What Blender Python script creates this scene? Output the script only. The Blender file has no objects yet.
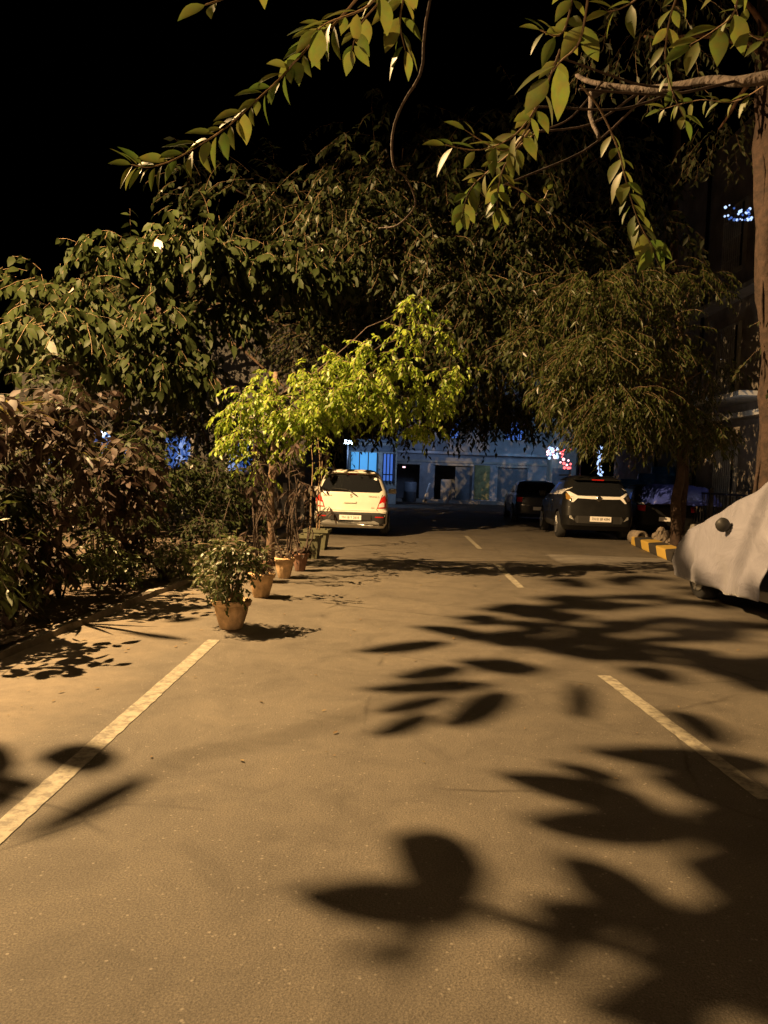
import bpy, bmesh, math, random
import numpy as np
from mathutils import Vector, Matrix, noise
from mathutils.bvhtree import BVHTree

LAMP = Vector((-6.7, 8.3, 8.5))
random.seed(7); rng = np.random.default_rng(7)
PI = math.pi
scene = bpy.context.scene
COL = scene.collection

# ------------------------------------------------------------------ camera
F = 769.0; CX, CY = 384.0, 512.0; CAM_H = 1.45
ROLL = math.radians(2.0)
v = Vector(((401-CX)/F, -(475-CY)/F, -1)).normalized()
h = Vector((math.cos(ROLL), -math.sin(ROLL), 0))
up = h.cross(v); up.normalize()
if up.y < 0: up = -up
right = v.cross(up).normalized()
R = Matrix((right, v, up))
CAM = Vector((0, 0, CAM_H))
cd = bpy.data.cameras.new('camera'); cam = bpy.data.objects.new('camera', cd); COL.objects.link(cam)
cam.matrix_world = Matrix.Translation(CAM) @ R.to_4x4()
cd.sensor_fit = 'VERTICAL'; cd.sensor_height = 36; cd.lens = F/1024*36
cd.clip_start = .05; cd.clip_end = 2000
scene.camera = cam

def ray(px, py): return R @ Vector(((px-CX)/F, -(py-CY)/F, -1))
def P(px, py, Y):
    r = ray(px, py); return CAM + r*(Y/r.y)
def G(px, py, z=0.0):
    r = ray(px, py); return CAM + r*((z-CAM_H)/r.z)
def project(p):
    c = R.transposed() @ (Vector(p)-CAM)
    return (CX+F*c.x/-c.z, CY-F*c.y/-c.z) if c.z < 0 else (-9999, -9999)

# ------------------------------------------------------------------ materials
def newmat(name):
    m = bpy.data.materials.new(name); m.use_nodes = True
    nt = m.node_tree; b = nt.nodes['Principled BSDF']
    return m, nt, b
def mat(name, col, rough=.6, metal=0, var=0.0, scale=8, bump=0.0, bscale=60, coat=0, spec=.5):
    m, nt, b = newmat(name)
    b.inputs['Roughness'].default_value = rough; b.inputs['Metallic'].default_value = metal
    b.inputs['Coat Weight'].default_value = coat; b.inputs['Specular IOR Level'].default_value = spec
    tc = nt.nodes.new('ShaderNodeTexCoord')
    if var > 0:
        n = nt.nodes.new('ShaderNodeTexNoise'); n.inputs['Scale'].default_value = scale; n.inputs['Detail'].default_value = 6
        n.inputs['Roughness'].default_value = .65
        nt.links.new(tc.outputs['Object'], n.inputs['Vector'])
        cr = nt.nodes.new('ShaderNodeValToRGB'); e = cr.color_ramp.elements
        e[0].position = .3; e[1].position = .7
        e[0].color = (*[c*(1-var) for c in col], 1); e[1].color = (*[min(1, c*(1+var)) for c in col], 1)
        nt.links.new(n.outputs['Fac'], cr.inputs['Fac']); nt.links.new(cr.outputs['Color'], b.inputs['Base Color'])
    else: b.inputs['Base Color'].default_value = (*col, 1)
    if bump > 0:
        n2 = nt.nodes.new('ShaderNodeTexNoise'); n2.inputs['Scale'].default_value = bscale; n2.inputs['Detail'].default_value = 4
        nt.links.new(tc.outputs['Object'], n2.inputs['Vector'])
        bp = nt.nodes.new('ShaderNodeBump'); bp.inputs['Strength'].default_value = bump; bp.inputs['Distance'].default_value = .02
        nt.links.new(n2.outputs['Fac'], bp.inputs['Height']); nt.links.new(bp.outputs['Normal'], b.inputs['Normal'])
    return m
def emit(name, col, s):
    m, nt, b = newmat(name)
    b.inputs['Base Color'].default_value = (*col, 1)
    b.inputs['Emission Color'].default_value = (*col, 1); b.inputs['Emission Strength'].default_value = s
    return m
def leafmat(name, cols, rough=.38, trans=.35, spec=.4):
    m, nt, b = newmat(name)
    g = nt.nodes.new('ShaderNodeNewGeometry'); cr = nt.nodes.new('ShaderNodeValToRGB')
    els = cr.color_ramp.elements
    for i, c in enumerate(cols):
        p = i/(len(cols)-1)
        e = els[0] if i == 0 else (els[1] if i == len(cols)-1 else els.new(p))
        e.position = p; e.color = (*c, 1)
    nt.links.new(g.outputs['Random Per Island'], cr.inputs['Fac'])
    tc = nt.nodes.new('ShaderNodeTexCoord'); n = nt.nodes.new('ShaderNodeTexNoise'); n.inputs['Scale'].default_value = 35
    nt.links.new(tc.outputs['Object'], n.inputs['Vector'])
    mx = nt.nodes.new('ShaderNodeMix'); mx.data_type = 'RGBA'; mx.blend_type = 'MULTIPLY'; mx.inputs[0].default_value = .5
    nt.links.new(cr.outputs['Color'], mx.inputs[6]); nt.links.new(n.outputs['Color'], mx.inputs[7])
    nt.links.new(mx.outputs[2], b.inputs['Base Color'])
    b.inputs['Roughness'].default_value = rough; b.inputs['Specular IOR Level'].default_value = spec
    t = nt.nodes.new('ShaderNodeBsdfTranslucent'); nt.links.new(mx.outputs[2], t.inputs['Color'])
    ms = nt.nodes.new('ShaderNodeMixShader'); ms.inputs[0].default_value = trans
    out = nt.nodes['Material Output']
    nt.links.new(b.outputs[0], ms.inputs[1]); nt.links.new(t.outputs[0], ms.inputs[2]); nt.links.new(ms.outputs[0], out.inputs['Surface'])
    return m

M = {}
M['bark'] = mat('bark', (.13, .085, .055), .9, var=.55, scale=14, bump=.9, bscale=25)
M['bark_red'] = mat('bark_red', (.17, .09, .055), .9, var=.6, scale=9, bump=1, bscale=16)
M['bark_dark'] = mat('bark_dark', (.038, .022, .015), .9, var=.6, scale=9, bump=1, bscale=16)
M['bark_mid'] = mat('bark_mid', (.065, .045, .033), .9, var=.5, scale=14, bump=.9, bscale=30)
M['twig'] = mat('twig_bark', (.20, .13, .07), .7, var=.4, scale=20)
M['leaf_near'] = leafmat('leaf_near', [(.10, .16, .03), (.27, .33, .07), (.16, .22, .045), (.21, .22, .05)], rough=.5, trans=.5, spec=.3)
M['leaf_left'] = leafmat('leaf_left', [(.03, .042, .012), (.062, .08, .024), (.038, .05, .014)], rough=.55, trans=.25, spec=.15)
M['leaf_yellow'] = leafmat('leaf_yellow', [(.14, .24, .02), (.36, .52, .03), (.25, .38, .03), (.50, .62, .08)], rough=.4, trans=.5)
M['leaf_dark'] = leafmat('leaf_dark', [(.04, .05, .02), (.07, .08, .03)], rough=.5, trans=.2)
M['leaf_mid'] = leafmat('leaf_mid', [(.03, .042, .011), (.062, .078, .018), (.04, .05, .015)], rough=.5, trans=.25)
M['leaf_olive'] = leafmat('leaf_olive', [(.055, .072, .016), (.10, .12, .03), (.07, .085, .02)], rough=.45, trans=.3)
M['leaf_brown'] = leafmat('leaf_brown', [(.07, .045, .038), (.12, .085, .07), (.06, .045, .03)], rough=.6, trans=.15, spec=.12)
M['leaf_strap'] = leafmat('leaf_strap', [(.12, .12, .03), (.20, .16, .04)], rough=.35, trans=.3)
M['leaf_bush'] = leafmat('leaf_bush', [(.12, .14, .05), (.30, .28, .14), (.10, .13, .03)], rough=.45, trans=.25)
M['litter'] = leafmat('litter', [(.14, .09, .03), (.4, .3, .1), (.3, .2, .08)], rough=.7, trans=.1)
M['terracotta'] = mat('terracotta', (.52, .35, .19), .85, var=.4, scale=11, bump=.25, bscale=40)
M['terracotta_dark'] = mat('terracotta_dark', (.22, .12, .08), .85, var=.3, scale=7, bump=.25)
M['planter'] = mat('planter_green', (.10, .10, .055), .7, var=.35, scale=6, bump=.2)
M['soil'] = mat('soil', (.04, .028, .018), 1, var=.4, scale=30, bump=1, bscale=80)
M['cream'] = mat('cream_paint', (.74, .70, .60), .32, coat=.6, var=.06, scale=2)
M['black_paint'] = mat('black_paint', (.009, .009, .009), .5, coat=.08, spec=.15, var=.3, scale=3)
M['navy_paint'] = mat('navy_paint', (.015, .02, .04), .3, coat=.8)
M['cladding'] = mat('dark_plastic', (.022, .021, .02), .6, var=.2)
M['glass'] = mat('dark_glass', (.012, .013, .015), .06, spec=.9)
M['chrome'] = mat('chrome', (.7, .7, .7), .2, metal=1)
M['white_trim'] = mat('white_trim', (.85, .83, .80), .3, coat=.5)
M['silver'] = mat('silver_trim', (.5, .5, .48), .35, metal=.6)
M['rim'] = mat('alloy', (.55, .55, .55), .28, metal=.9)
M['tyre'] = mat('tyre', (.02, .02, .02), .85, bump=.2)
M['red_lens'] = mat('red_lens', (.55, .02, .015), .12, coat=1)
M['clear_lens'] = mat('clear_lens', (.75, .70, .66), .1, coat=1)
M['amber_lens'] = mat('amber_lens', (.30, .17, .04), .15, coat=1)
M['dark_lens'] = mat('dark_lens', (.05, .03, .02), .1, coat=1)
M['plate'] = mat('number_plate', (.85, .82, .78), .4)
M['ink'] = mat('ink', (.02, .02, .02), .5)
M['seam'] = mat('panel_gap', (.02, .018, .016), .8)
M['concrete'] = mat('concrete', (.28, .26, .23), .9, var=.3, scale=5, bump=.4, bscale=50)
M['apron'] = mat('apron_concrete', (.15, .135, .115), .9, var=.35, scale=3, bump=.4)
M['kerb'] = mat('kerb_concrete', (.22, .19, .15), .95, var=.45, scale=4, bump=.7, bscale=30)
M['rock'] = mat('rock', (.22, .18, .14), .95, var=.4, scale=8, bump=.6)
M['metal_dark'] = mat('dark_metal', (.03, .03, .032), .5, metal=.5)
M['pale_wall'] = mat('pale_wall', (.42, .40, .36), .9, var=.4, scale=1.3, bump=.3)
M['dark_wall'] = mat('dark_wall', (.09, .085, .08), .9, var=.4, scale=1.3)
M['stucco'] = mat('stucco_wall', (.30, .26, .22), .9, var=.55, scale=.9, bump=.4)
M['blue_wall'] = mat('garage_wall', (.36, .38, .42), .9, var=.35, scale=1.2, bump=.2)
M['shutter'] = mat('steel_shutter', (.16, .18, .21), .6, var=.2)
M['void'] = mat('dark_interior', (.012, .012, .014), .9)
M['poster'] = mat('faded_poster', (.30, .28, .12), .8, var=.6, scale=3)
M['blue_plastic'] = mat('blue_plastic', (.03, .14, .42), .4, var=.2)
M['tarp'] = mat('blue_tarp', (.045, .07, .36), .45, var=.3, scale=4, bump=.4, bscale=8)
M['lit_warm'] = emit('lamp_lens', (1, .72, .4), 30)
M['lit_white'] = emit('floodlight_lens', (.75, .87, 1), 14)
M['lit_blue'] = emit('blue_window_glow', (.10, .24, .8), .45)
M['lit_cyan'] = emit('cyan_window_glow', (.10, .42, .78), .65)
M['lit_pale'] = emit('pale_window_glow', (.45, .62, 1), 1.5)
M['lit_red'] = emit('red_fairy_light', (1, .12, .12), 3)
M['lit_pink'] = emit('pink_fairy_light', (1, .55, .6), 3)

# car cover: woven grey fabric
def cover_mat():
    m, nt, b = newmat('cover_fabric')
    b.inputs['Base Color'].default_value = (.42, .38, .38, 1); b.inputs['Roughness'].default_value = .55
    b.inputs['Sheen Weight'].default_value = .3
    tc = nt.nodes.new('ShaderNodeTexCoord')
    n = nt.nodes.new('ShaderNodeTexNoise'); n.inputs['Scale'].default_value = 2.2; n.inputs['Detail'].default_value = 5; n.inputs['Distortion'].default_value = 1.2
    nt.links.new(tc.outputs['Object'], n.inputs['Vector'])
    bp = nt.nodes.new('ShaderNodeBump'); bp.inputs['Strength'].default_value = .5; bp.inputs['Distance'].default_value = .12
    nt.links.new(n.outputs['Fac'], bp.inputs['Height']); nt.links.new(bp.outputs['Normal'], b.inputs['Normal'])
    cr = nt.nodes.new('ShaderNodeValToRGB'); cr.color_ramp.elements[0].color = (.15, .15, .19, 1); cr.color_ramp.elements[1].color = (.23, .23, .285, 1)
    nt.links.new(n.outputs['Fac'], cr.inputs['Fac']); nt.links.new(cr.outputs['Color'], b.inputs['Base Color'])
    return m
M['cover'] = cover_mat()

# ------------------------------------------------------------------ object helpers
def tag(o, label=None, cat=None, group=None, kind=None):
    if label: o['label'] = label
    if cat: o['category'] = cat
    if group: o['group'] = group
    if kind: o['kind'] = kind
    return o
def empty(name, loc=(0, 0, 0), rz=0, **k):
    o = bpy.data.objects.new(name, None); COL.objects.link(o); o.empty_display_size = .2
    o.location = loc; o.rotation_euler = (0, 0, rz); return tag(o, **k)
def link(name, me, parent=None, mats=None, smooth=False):
    if mats:
        for m in (mats if isinstance(mats, (list, tuple)) else [mats]): me.materials.append(M[m] if isinstance(m, str) else m)
    o = bpy.data.objects.new(name, me); COL.objects.link(o)
    if parent: o.parent = parent
    if smooth:
        me.polygons.foreach_set('use_smooth', [True]*len(me.polygons))
    return o
def from_bm(name, bm, parent=None, mats=None, smooth=False):
    me = bpy.data.meshes.new(name); bm.normal_update(); bm.to_mesh(me); bm.free()
    return link(name, me, parent, mats, smooth)
def copy_tree(o, parent=None):
    c = o.copy(); COL.objects.link(c); c.parent = parent
    for ch in list(o.children): copy_tree(ch, c)
    return c

def box(bm, c, s, mi=0, rot=None, bevel=0):
    mtx = Matrix.Translation(c)
    if rot is not None: mtx = mtx @ rot
    r = bmesh.ops.create_cube(bm, size=1, matrix=mtx @ Matrix.Diagonal((*s, 1)))
    fs = {f for vv in r['verts'] for f in vv.link_faces}
    for f in fs: f.material_index = mi
    if bevel > 0:
        es = list({e for vv in r['verts'] for e in vv.link_edges})
        rb = bmesh.ops.bevel(bm, geom=es, offset=bevel, segments=2, affect='EDGES', profile=.6)
        for f in rb['faces']: f.material_index = mi
def boxobj(name, c, s, mats, parent=None, bevel=0, rz=0):
    bm = bmesh.new(); box(bm, (0, 0, 0), s, bevel=bevel); o = from_bm(name, bm, parent, mats); o.location = c; o.rotation_euler.z = rz; return o
def tube(bm, pts, rad, seg=8, mi=0, rough=0.0, caps=True):
    pts = [Vector(p) for p in pts]; n = len(pts)
    if not isinstance(rad, (list, tuple)): rad = [rad]*n
    if len(rad) == 2 and n > 2: rad = [rad[0]+(rad[1]-rad[0])*i/(n-1) for i in range(n)]
    rings = []; ref = None
    for i, p in enumerate(pts):
        t = (pts[min(i+1, n-1)]-pts[max(i-1, 0)]).normalized()
        if ref is None: ref = t.orthogonal().normalized()
        ref = (ref-t*ref.dot(t)); ref = ref.normalized() if ref.length > 1e-5 else t.orthogonal().normalized()
        b2 = t.cross(ref); ring = []
        for k in range(seg):
            a = 2*PI*k/seg; r = rad[i]
            if rough: r *= 1+rough*noise.noise(Vector((p.x*3+math.cos(a)*1.3, p.y*3+math.sin(a)*1.3, p.z*2)))
            ring.append(bm.verts.new(p+ref*math.cos(a)*r+b2*math.sin(a)*r))
        rings.append(ring)
    for i in range(n-1):
        for k in range(seg):
            f = bm.faces.new((rings[i][k], rings[i][(k+1) % seg], rings[i+1][(k+1) % seg], rings[i+1][k])); f.material_index = mi; f.smooth = True
    if caps:
        for rg, s in ((rings[0], 1), (rings[-1], -1)):
            f = bm.faces.new(rg[::-1] if s == 1 else rg); f.material_index = mi
def lathe(bm, prof, seg=28, mi=0, flute=0, fn=0):
    rings = []
    for r, z in prof:
        ring = []
        for k in range(seg):
            a = 2*PI*k/seg; rr = r*(1+flute*(abs(math.cos(a*fn/2))-.5)) if fn else r
            ring.append(bm.verts.new((rr*math.cos(a), rr*math.sin(a), z)))
        rings.append(ring)
    for i in range(len(rings)-1):
        for k in range(seg):
            f = bm.faces.new((rings[i][k], rings[i][(k+1) % seg], rings[i+1][(k+1) % seg], rings[i+1][k])); f.material_index = mi; f.smooth = True
    f = bm.faces.new(rings[0][::-1]); f.material_index = mi
    f = bm.faces.new(rings[-1]); f.material_index = mi
def smooth_path(pts, sub=4):
    pts = [Vector(p) for p in pts]; out = []
    for i in range(len(pts)-1):
        p0 = pts[max(i-1, 0)]; p1 = pts[i]; p2 = pts[i+1]; p3 = pts[min(i+2, len(pts)-1)]
        for k in range(sub):
            t = k/sub
            out.append(.5*((2*p1)+(p2-p0)*t+(2*p0-5*p1+4*p2-p3)*t*t+(3*p1-p0-3*p2+p3)*t*t*t))
    out.append(pts[-1]); return out
def wob(pts, amt, fr=1.5):
    return [p+Vector((noise.noise(p*fr+Vector((9, 0, 0))), noise.noise(p*fr+Vector((0, 9, 0))), noise.noise(p*fr+Vector((0, 0, 9)))))*amt for p in pts]

# ------------------------------------------------------------------ leaves (numpy, many small faces)
def template(n, aspect, fold=.18, curl=.18, peak=.85):
    V = []; Fc = []
    if n == 1:
        V = [(0, 0, 0), (-aspect/2, .45, fold*aspect/2), (0, .5, -curl*.25), (aspect/2, .45, fold*aspect/2), (0, 1, -curl)]
        Fc = [(0, 2, 4, 1), (0, 3, 4, 2)]
        return np.array(V, float), Fc
    V.append((0, 0, 0))
    for i in range(1, n):
        t = i/n; w = aspect/2*math.sin(PI*t**peak); zc = -curl*t*t
        V += [(-w, t, zc+fold*w), (0, t, zc), (w, t, zc+fold*w)]
    V.append((0, 1, -curl)); last = len(V)-1
    Fc += [(0, 2, 1, 1), (0, 3, 2, 2)]
    for i in range(n-2):
        a = 1+3*i; b = a+3
        Fc += [(a, a+1, b+1, b), (a+1, a+2, b+2, b+1)]
    a = 1+3*(n-2); Fc += [(a, a+1, last, last), (a+1, a+2, last, last)]
    return np.array(V, float), Fc
def tri_fix(Fc):
    out = []
    for f in Fc:
        g = []
        for x in f:
            if x not in g: g.append(x)
        out.append(tuple(g))
    return out
class Leaves:
    def __init__(s): s.p, s.d, s.n, s.L = [], [], [], []
    def add(s, p, d, n, L): s.p.append(tuple(p)); s.d.append(tuple(d)); s.n.append(tuple(n)); s.L.append(L)
    def arrays(s, tpl):
        V, Fc = tpl; Fc = tri_fix(Fc)
        p = np.array(s.p); d = np.array(s.d); n = np.array(s.n); L = np.array(s.L)
        d /= np.linalg.norm(d, axis=1)[:, None]+1e-9
        x = np.cross(d, n); x /= np.linalg.norm(x, axis=1)[:, None]+1e-9
        n = np.cross(x, d)
        N = len(p); k = len(V)
        W = p[:, None, :]+L[:, None, None]*(V[None, :, 0:1]*x[:, None, :]+V[None, :, 1:2]*d[:, None, :]+V[None, :, 2:3]*n[:, None, :])
        return W.reshape(-1, 3), Fc, N, k
    def build(s, name, tpl, matname, parent=None, twigs=None, twigmat='twig'):
        W, Fc, N, k = s.arrays(tpl)
        tv = []; tf = []
        if twigs:
            for a, b, r in twigs:      # thin three sided twigs
                a = Vector(a); b = Vector(b); t = (b-a)
                if t.length < 1e-5: continue
                t.normalize(); o = t.orthogonal().normalized(); q = t.cross(o); base = len(tv)
                for pt, rr in ((a, r), (b, r*.75)):
                    for j in range(3):
                        an = 2*PI*j/3; tv.append(tuple(pt+(o*math.cos(an)+q*math.sin(an))*rr))
                for j in range(3): tf.append((base+j, base+(j+1) % 3, base+3+(j+1) % 3, base+3+j))
        nv = len(W)
        co = np.concatenate([W, np.array(tv, float).reshape(-1, 3)]) if tv else W
        loops = []; starts = []; tot = []
        fl = np.concatenate([np.array(f) for f in Fc]); off = np.arange(N)*k
        allL = (off[:, None]+fl[None, :]).reshape(-1)
        lens = np.array([len(f) for f in Fc]); allT = np.tile(lens, N); mi = np.zeros(len(allT), int)
        if tf:
            tl = np.array(tf).reshape(-1)+nv; allL = np.concatenate([allL, tl])
            allT = np.concatenate([allT, np.full(len(tf), 4)]); mi = np.concatenate([mi, np.ones(len(tf), int)])
        st = np.concatenate([[0], np.cumsum(allT)[:-1]])
        me = bpy.data.meshes.new(name)
        me.vertices.add(len(co)); me.vertices.foreach_set('co', co.reshape(-1).astype(np.float32))
        me.loops.add(len(allL)); me.loops.foreach_set('vertex_index', allL.astype(np.int32))
        me.polygons.add(len(allT)); me.polygons.foreach_set('loop_start', st.astype(np.int32)); me.polygons.foreach_set('loop_total', allT.astype(np.int32))
        me.materials.append(M[matname]); me.materials.append(M[twigmat])
        me.polygons.foreach_set('material_index', mi.astype(np.int32))
        me.polygons.foreach_set('use_smooth', np.ones(len(allT), bool))
        me.update(calc_edges=True); me.validate()
        return link(name, me, parent)

T_FAR = template(1, .42); T_MID = template(3, .5); T_NEAR = template(6, .42, .22, .22); T_BROAD = template(3, .55, .2, .3)
T_NARROW = template(1, .26, .1, .2); T_STRAP = template(5, .09, .3, .7)

def rv(s=1.0): return Vector(rng.normal(0, s, 3))
CUROFF = None      # twigs trimmed away from the lines between the street lamp and the two lit car tails
LIT = [(Vector((-1.05, 17.2, .95)), .95), (Vector((4.7, 19.0, .9)), .95)]
def trimmed(p):
    if CUROFF is None: return False
    w = p+CUROFF
    for c, rad in LIT:
        ax = c-LAMP; t = (w-LAMP).dot(ax)/ax.length_squared
        if .1 < t < 1 and (w-LAMP-ax*t).length < rad*t+.38: return True
    return False
def cluster(Lv, tw, center, radii, ntw, leaf, per=9, tlen=.45, droop=.5, shell=.55, spread=.9):
    c = Vector(center)
    for _ in range(ntw):
        u = rv(); u.normalize(); r = shell+(1-shell)*random.random()
        s = c+Vector((u.x*radii[0]*r, u.y*radii[1]*r, u.z*radii[2]*r))
        d = (Vector((u.x, u.y, u.z*.5))+rv(.5)); d.z -= droop*.6; d.normalize()
        steps = 4; p = s.copy()
        if trimmed(p) or trimmed(p+Vector((0, 0, -tlen*.6))): continue
        L = tlen*(.6+.8*random.random()); pts = [p.copy()]
        for k in range(steps):
            d = (d+Vector((0, 0, -droop*.22))+rv(.08)).normalized(); p = p+d*L/steps; pts.append(p.copy())
        for a, b in zip(pts[:-1], pts[1:]): tw.append((a, b, .0035))
        for k in range(per):
            t = (k+.6)/per*steps; i = min(int(t), steps-1); q = pts[i].lerp(pts[i+1], t-i)
            td = (pts[i+1]-pts[i]).normalized(); side = td.cross(Vector((0, 0, 1))+rv(.25)); side.normalize()
            if k % 2: side = -side
            ld = (td*.55+side*spread+Vector((0, 0, -droop*.6))+rv(.2)).normalized()
            Lv.add(q, ld, Vector((0, 0, 1))+rv(.45), leaf*(.65+.6*random.random()))

# ------------------------------------------------------------------ ground
def road_material():
    m, nt, b = newmat('asphalt'); N = nt.nodes; Lk = nt.links
    tc = N.new('ShaderNodeTexCoord')
    def nz(s, d=6, r=.6, dist=0):
        n = N.new('ShaderNodeTexNoise'); n.inputs['Scale'].default_value = s; n.inputs['Detail'].default_value = d
        n.inputs['Roughness'].default_value = r; n.inputs['Distortion'].default_value = dist
        Lk.new(tc.outputs['Object'], n.inputs['Vector']); return n
    def ramp(src, stops):
        c = N.new('ShaderNodeValToRGB'); e = c.color_ramp.elements
        for i, (p, col) in enumerate(stops):
            el = e[i] if i < 2 else e.new(p)
            el.position = p; el.color = (*col, 1)
        Lk.new(src, c.inputs['Fac']); return c
    big = ramp(nz(.45, 5, .6, .5).outputs['Fac'], [(.3, (.085, .074, .06)), (.7, (.135, .118, .095))])
    fine = ramp(nz(140, 3, .7).outputs['Fac'], [(.35, (.55, .55, .55)), (.7, (1.5, 1.48, 1.42))])
    mx = N.new('ShaderNodeMix'); mx.data_type = 'RGBA'; mx.blend_type = 'MULTIPLY'; mx.inputs[0].default_value = 1
    Lk.new(big.outputs['Color'], mx.inputs[6]); Lk.new(fine.outputs['Color'], mx.inputs[7])
    # pale aggregate chips
    vo = N.new('ShaderNodeTexVoronoi'); vo.inputs['Scale'].default_value = 30; Lk.new(tc.outputs['Object'], vo.inputs['Vector'])
    chip = ramp(vo.outputs['Distance'], [(.10, (1, 1, 1)), (.2, (0, 0, 0))])
    sel = ramp(nz(23, 2).outputs['Fac'], [(.48, (0, 0, 0)), (.58, (1, 1, 1))])
    mm = N.new('ShaderNodeMath'); mm.operation = 'MULTIPLY'; Lk.new(chip.outputs['Color'], mm.inputs[0]); Lk.new(sel.outputs['Color'], mm.inputs[1])
    m2 = N.new('ShaderNodeMix'); m2.data_type = 'RGBA'; Lk.new(mm.outputs[0], m2.inputs[0]); Lk.new(mx.outputs[2], m2.inputs[6]); m2.inputs[7].default_value = (.24, .215, .175, 1)
    mt = ramp(nz(2.6, 8, .68, .8).outputs['Fac'], [(.28, (.70, .69, .68)), (.52, (1, 1, 1)), (.75, (1.22, 1.2, 1.15))])
    mq = N.new('ShaderNodeMix'); mq.data_type = 'RGBA'; mq.blend_type = 'MULTIPLY'; mq.inputs[0].default_value = 1
    Lk.new(m2.outputs[2], mq.inputs[6]); Lk.new(mt.outputs['Color'], mq.inputs[7])
    dn = N.new('ShaderNodeMix'); dn.data_type = 'RGBA'; dn.inputs[0].default_value = .12
    Lk.new(tc.outputs['Object'], dn.inputs[6]); Lk.new(nz(1.4, 5, .6).outputs['Color'], dn.inputs[7])
    ve = N.new('ShaderNodeTexVoronoi'); ve.feature = 'DISTANCE_TO_EDGE'; ve.inputs['Scale'].default_value = .55; Lk.new(dn.outputs[2], ve.inputs['Vector'])
    ck = ramp(ve.outputs['Distance'], [(.0, (.45, .43, .4)), (.009, (1, 1, 1))])
    mk = N.new('ShaderNodeMix'); mk.data_type = 'RGBA'; mk.blend_type = 'MULTIPLY'
    ckm = ramp(nz(.8, 3).outputs['Fac'], [(.50, (0, 0, 0)), (.62, (1, 1, 1))])
    Lk.new(ckm.outputs['Color'], mk.inputs[0]); Lk.new(mq.outputs[2], mk.inputs[6]); Lk.new(ck.outputs['Color'], mk.inputs[7]); m2 = mk
    # sandy dust drifting in from the left edge, ragged border
    sx = N.new('ShaderNodeSeparateXYZ'); Lk.new(tc.outputs['Object'], sx.inputs[0])
    nb = nz(1.1, 7, .65, .6)
    ad = N.new('ShaderNodeMath'); ad.operation = 'MULTIPLY_ADD'; ad.inputs[1].default_value = 1.6; Lk.new(nb.outputs['Fac'], ad.inputs[0]); Lk.new(sx.outputs['X'], ad.inputs[2])
    mr = N.new('ShaderNodeMapRange'); mr.inputs['From Min'].default_value = -.85; mr.inputs['From Max'].default_value = -1.5
    Lk.new(ad.outputs[0], mr.inputs['Value'])
    dust = ramp(nz(6, 6, .7).outputs['Fac'], [(.3, (.11, .09, .066)), (.7, (.19, .155, .11))])
    m3 = N.new('ShaderNodeMix'); m3.data_type = 'RGBA'; Lk.new(mr.outputs[0], m3.inputs[0]); Lk.new(m2.outputs[2], m3.inputs[6]); Lk.new(dust.outputs['Color'], m3.inputs[7])
    Lk.new(m3.outputs[2], b.inputs['Base Color'])
    b.inputs['Roughness'].default_value = .72; b.inputs['Specular IOR Level'].default_value = .35
    hb = N.new('ShaderNodeMath'); hb.operation = 'ADD'; Lk.new(nz(90, 4, .75).outputs['Fac'], hb.inputs[0]); Lk.new(nz(9, 4, .6).outputs['Fac'], hb.inputs[1])
    bp = N.new('ShaderNodeBump'); bp.inputs['Strength'].default_value = .55; bp.inputs['Distance'].default_value = .012
    Lk.new(hb.outputs[0], bp.inputs['Height']); Lk.new(bp.outputs['Normal'], b.inputs['Normal'])
    return m
def sheet(name, x0, x1, y0, y1, z, matl, kind='structure', nx=1, ny=1, rag=0):
    bm = bmesh.new()
    vs = [[bm.verts.new((x0+(x1-x0)*i/nx, y0+(y1-y0)*j/ny, z)) for i in range(nx+1)] for j in range(ny+1)]
    if rag:
        for row in vs:
            for k, s in ((0, 1), (nx, -1)):
                row[k].co.x += rag*noise.noise(row[k].co*7)
    for j in range(ny):
        for i in range(nx): bm.faces.new((vs[j][i], vs[j][i+1], vs[j+1][i+1], vs[j+1][i]))
    o = from_bm(name, bm, None, matl); o['kind'] = kind; return o
M['asphalt'] = road_material()
sheet('road', -400, 400, -60, 900, 0, 'asphalt')

# left soil bed behind a low broken kerb
bm = bmesh.new(); nx, ny = 30, 90
vs = [[None]*(nx+1) for _ in range(ny+1)]
for j in range(ny+1):
    for i in range(nx+1):
        x = -2.92-9*i/nx; y = -4+26*j/ny
        vs[j][i] = bm.verts.new((x, y, .035+.06*noise.noise(Vector((x*1.2, y*1.2, 0)))+.03*min(1, i/4)+.015*noise.noise(Vector((x*7, y*7, 3)))))
for j in range(ny):
    for i in range(nx): bm.faces.new((vs[j][i+1], vs[j][i], vs[j+1][i], vs[j+1][i+1]))
M['bed'] = mat('bed_soil', (.11, .08, .055), 1, var=.5, scale=7, bump=1, bscale=45)
o = from_bm('soil_bed', bm, None, 'bed', True); o['kind'] = 'structure'
def kerbline(name, pts, w, hgt, matl):
    bm = bmesh.new(); P2 = smooth_path([Vector(p) for p in pts], 14); prev = None
    for i, p in enumerate(P2):
        jit = .02*noise.noise(p*4); hh = hgt*(1+.25*noise.noise(p*3))
        q = [(p.x-w/2+jit, p.y, -.02), (p.x-w/2+jit+.02, p.y, hh), (p.x+w/2+jit-.025, p.y, hh), (p.x+w/2+jit, p.y, -.02)]
        row = [bm.verts.new(a) for a in q]
        if prev:
            for k in range(3): bm.faces.new((prev[k], prev[k+1], row[k+1], row[k]))
        prev = row
    o = from_bm(name, bm, None, matl); o['kind'] = 'structure'; return o
kerbline('kerb', [(-3.0, -3, 0), (-2.98, 3, 0), (-2.92, 5.6, 0), (-2.80, 8, 0), (-2.66, 10, 0), (-2.6, 15, 0), (-2.6, 21, 0)], .13, .05, 'kerb')

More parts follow.
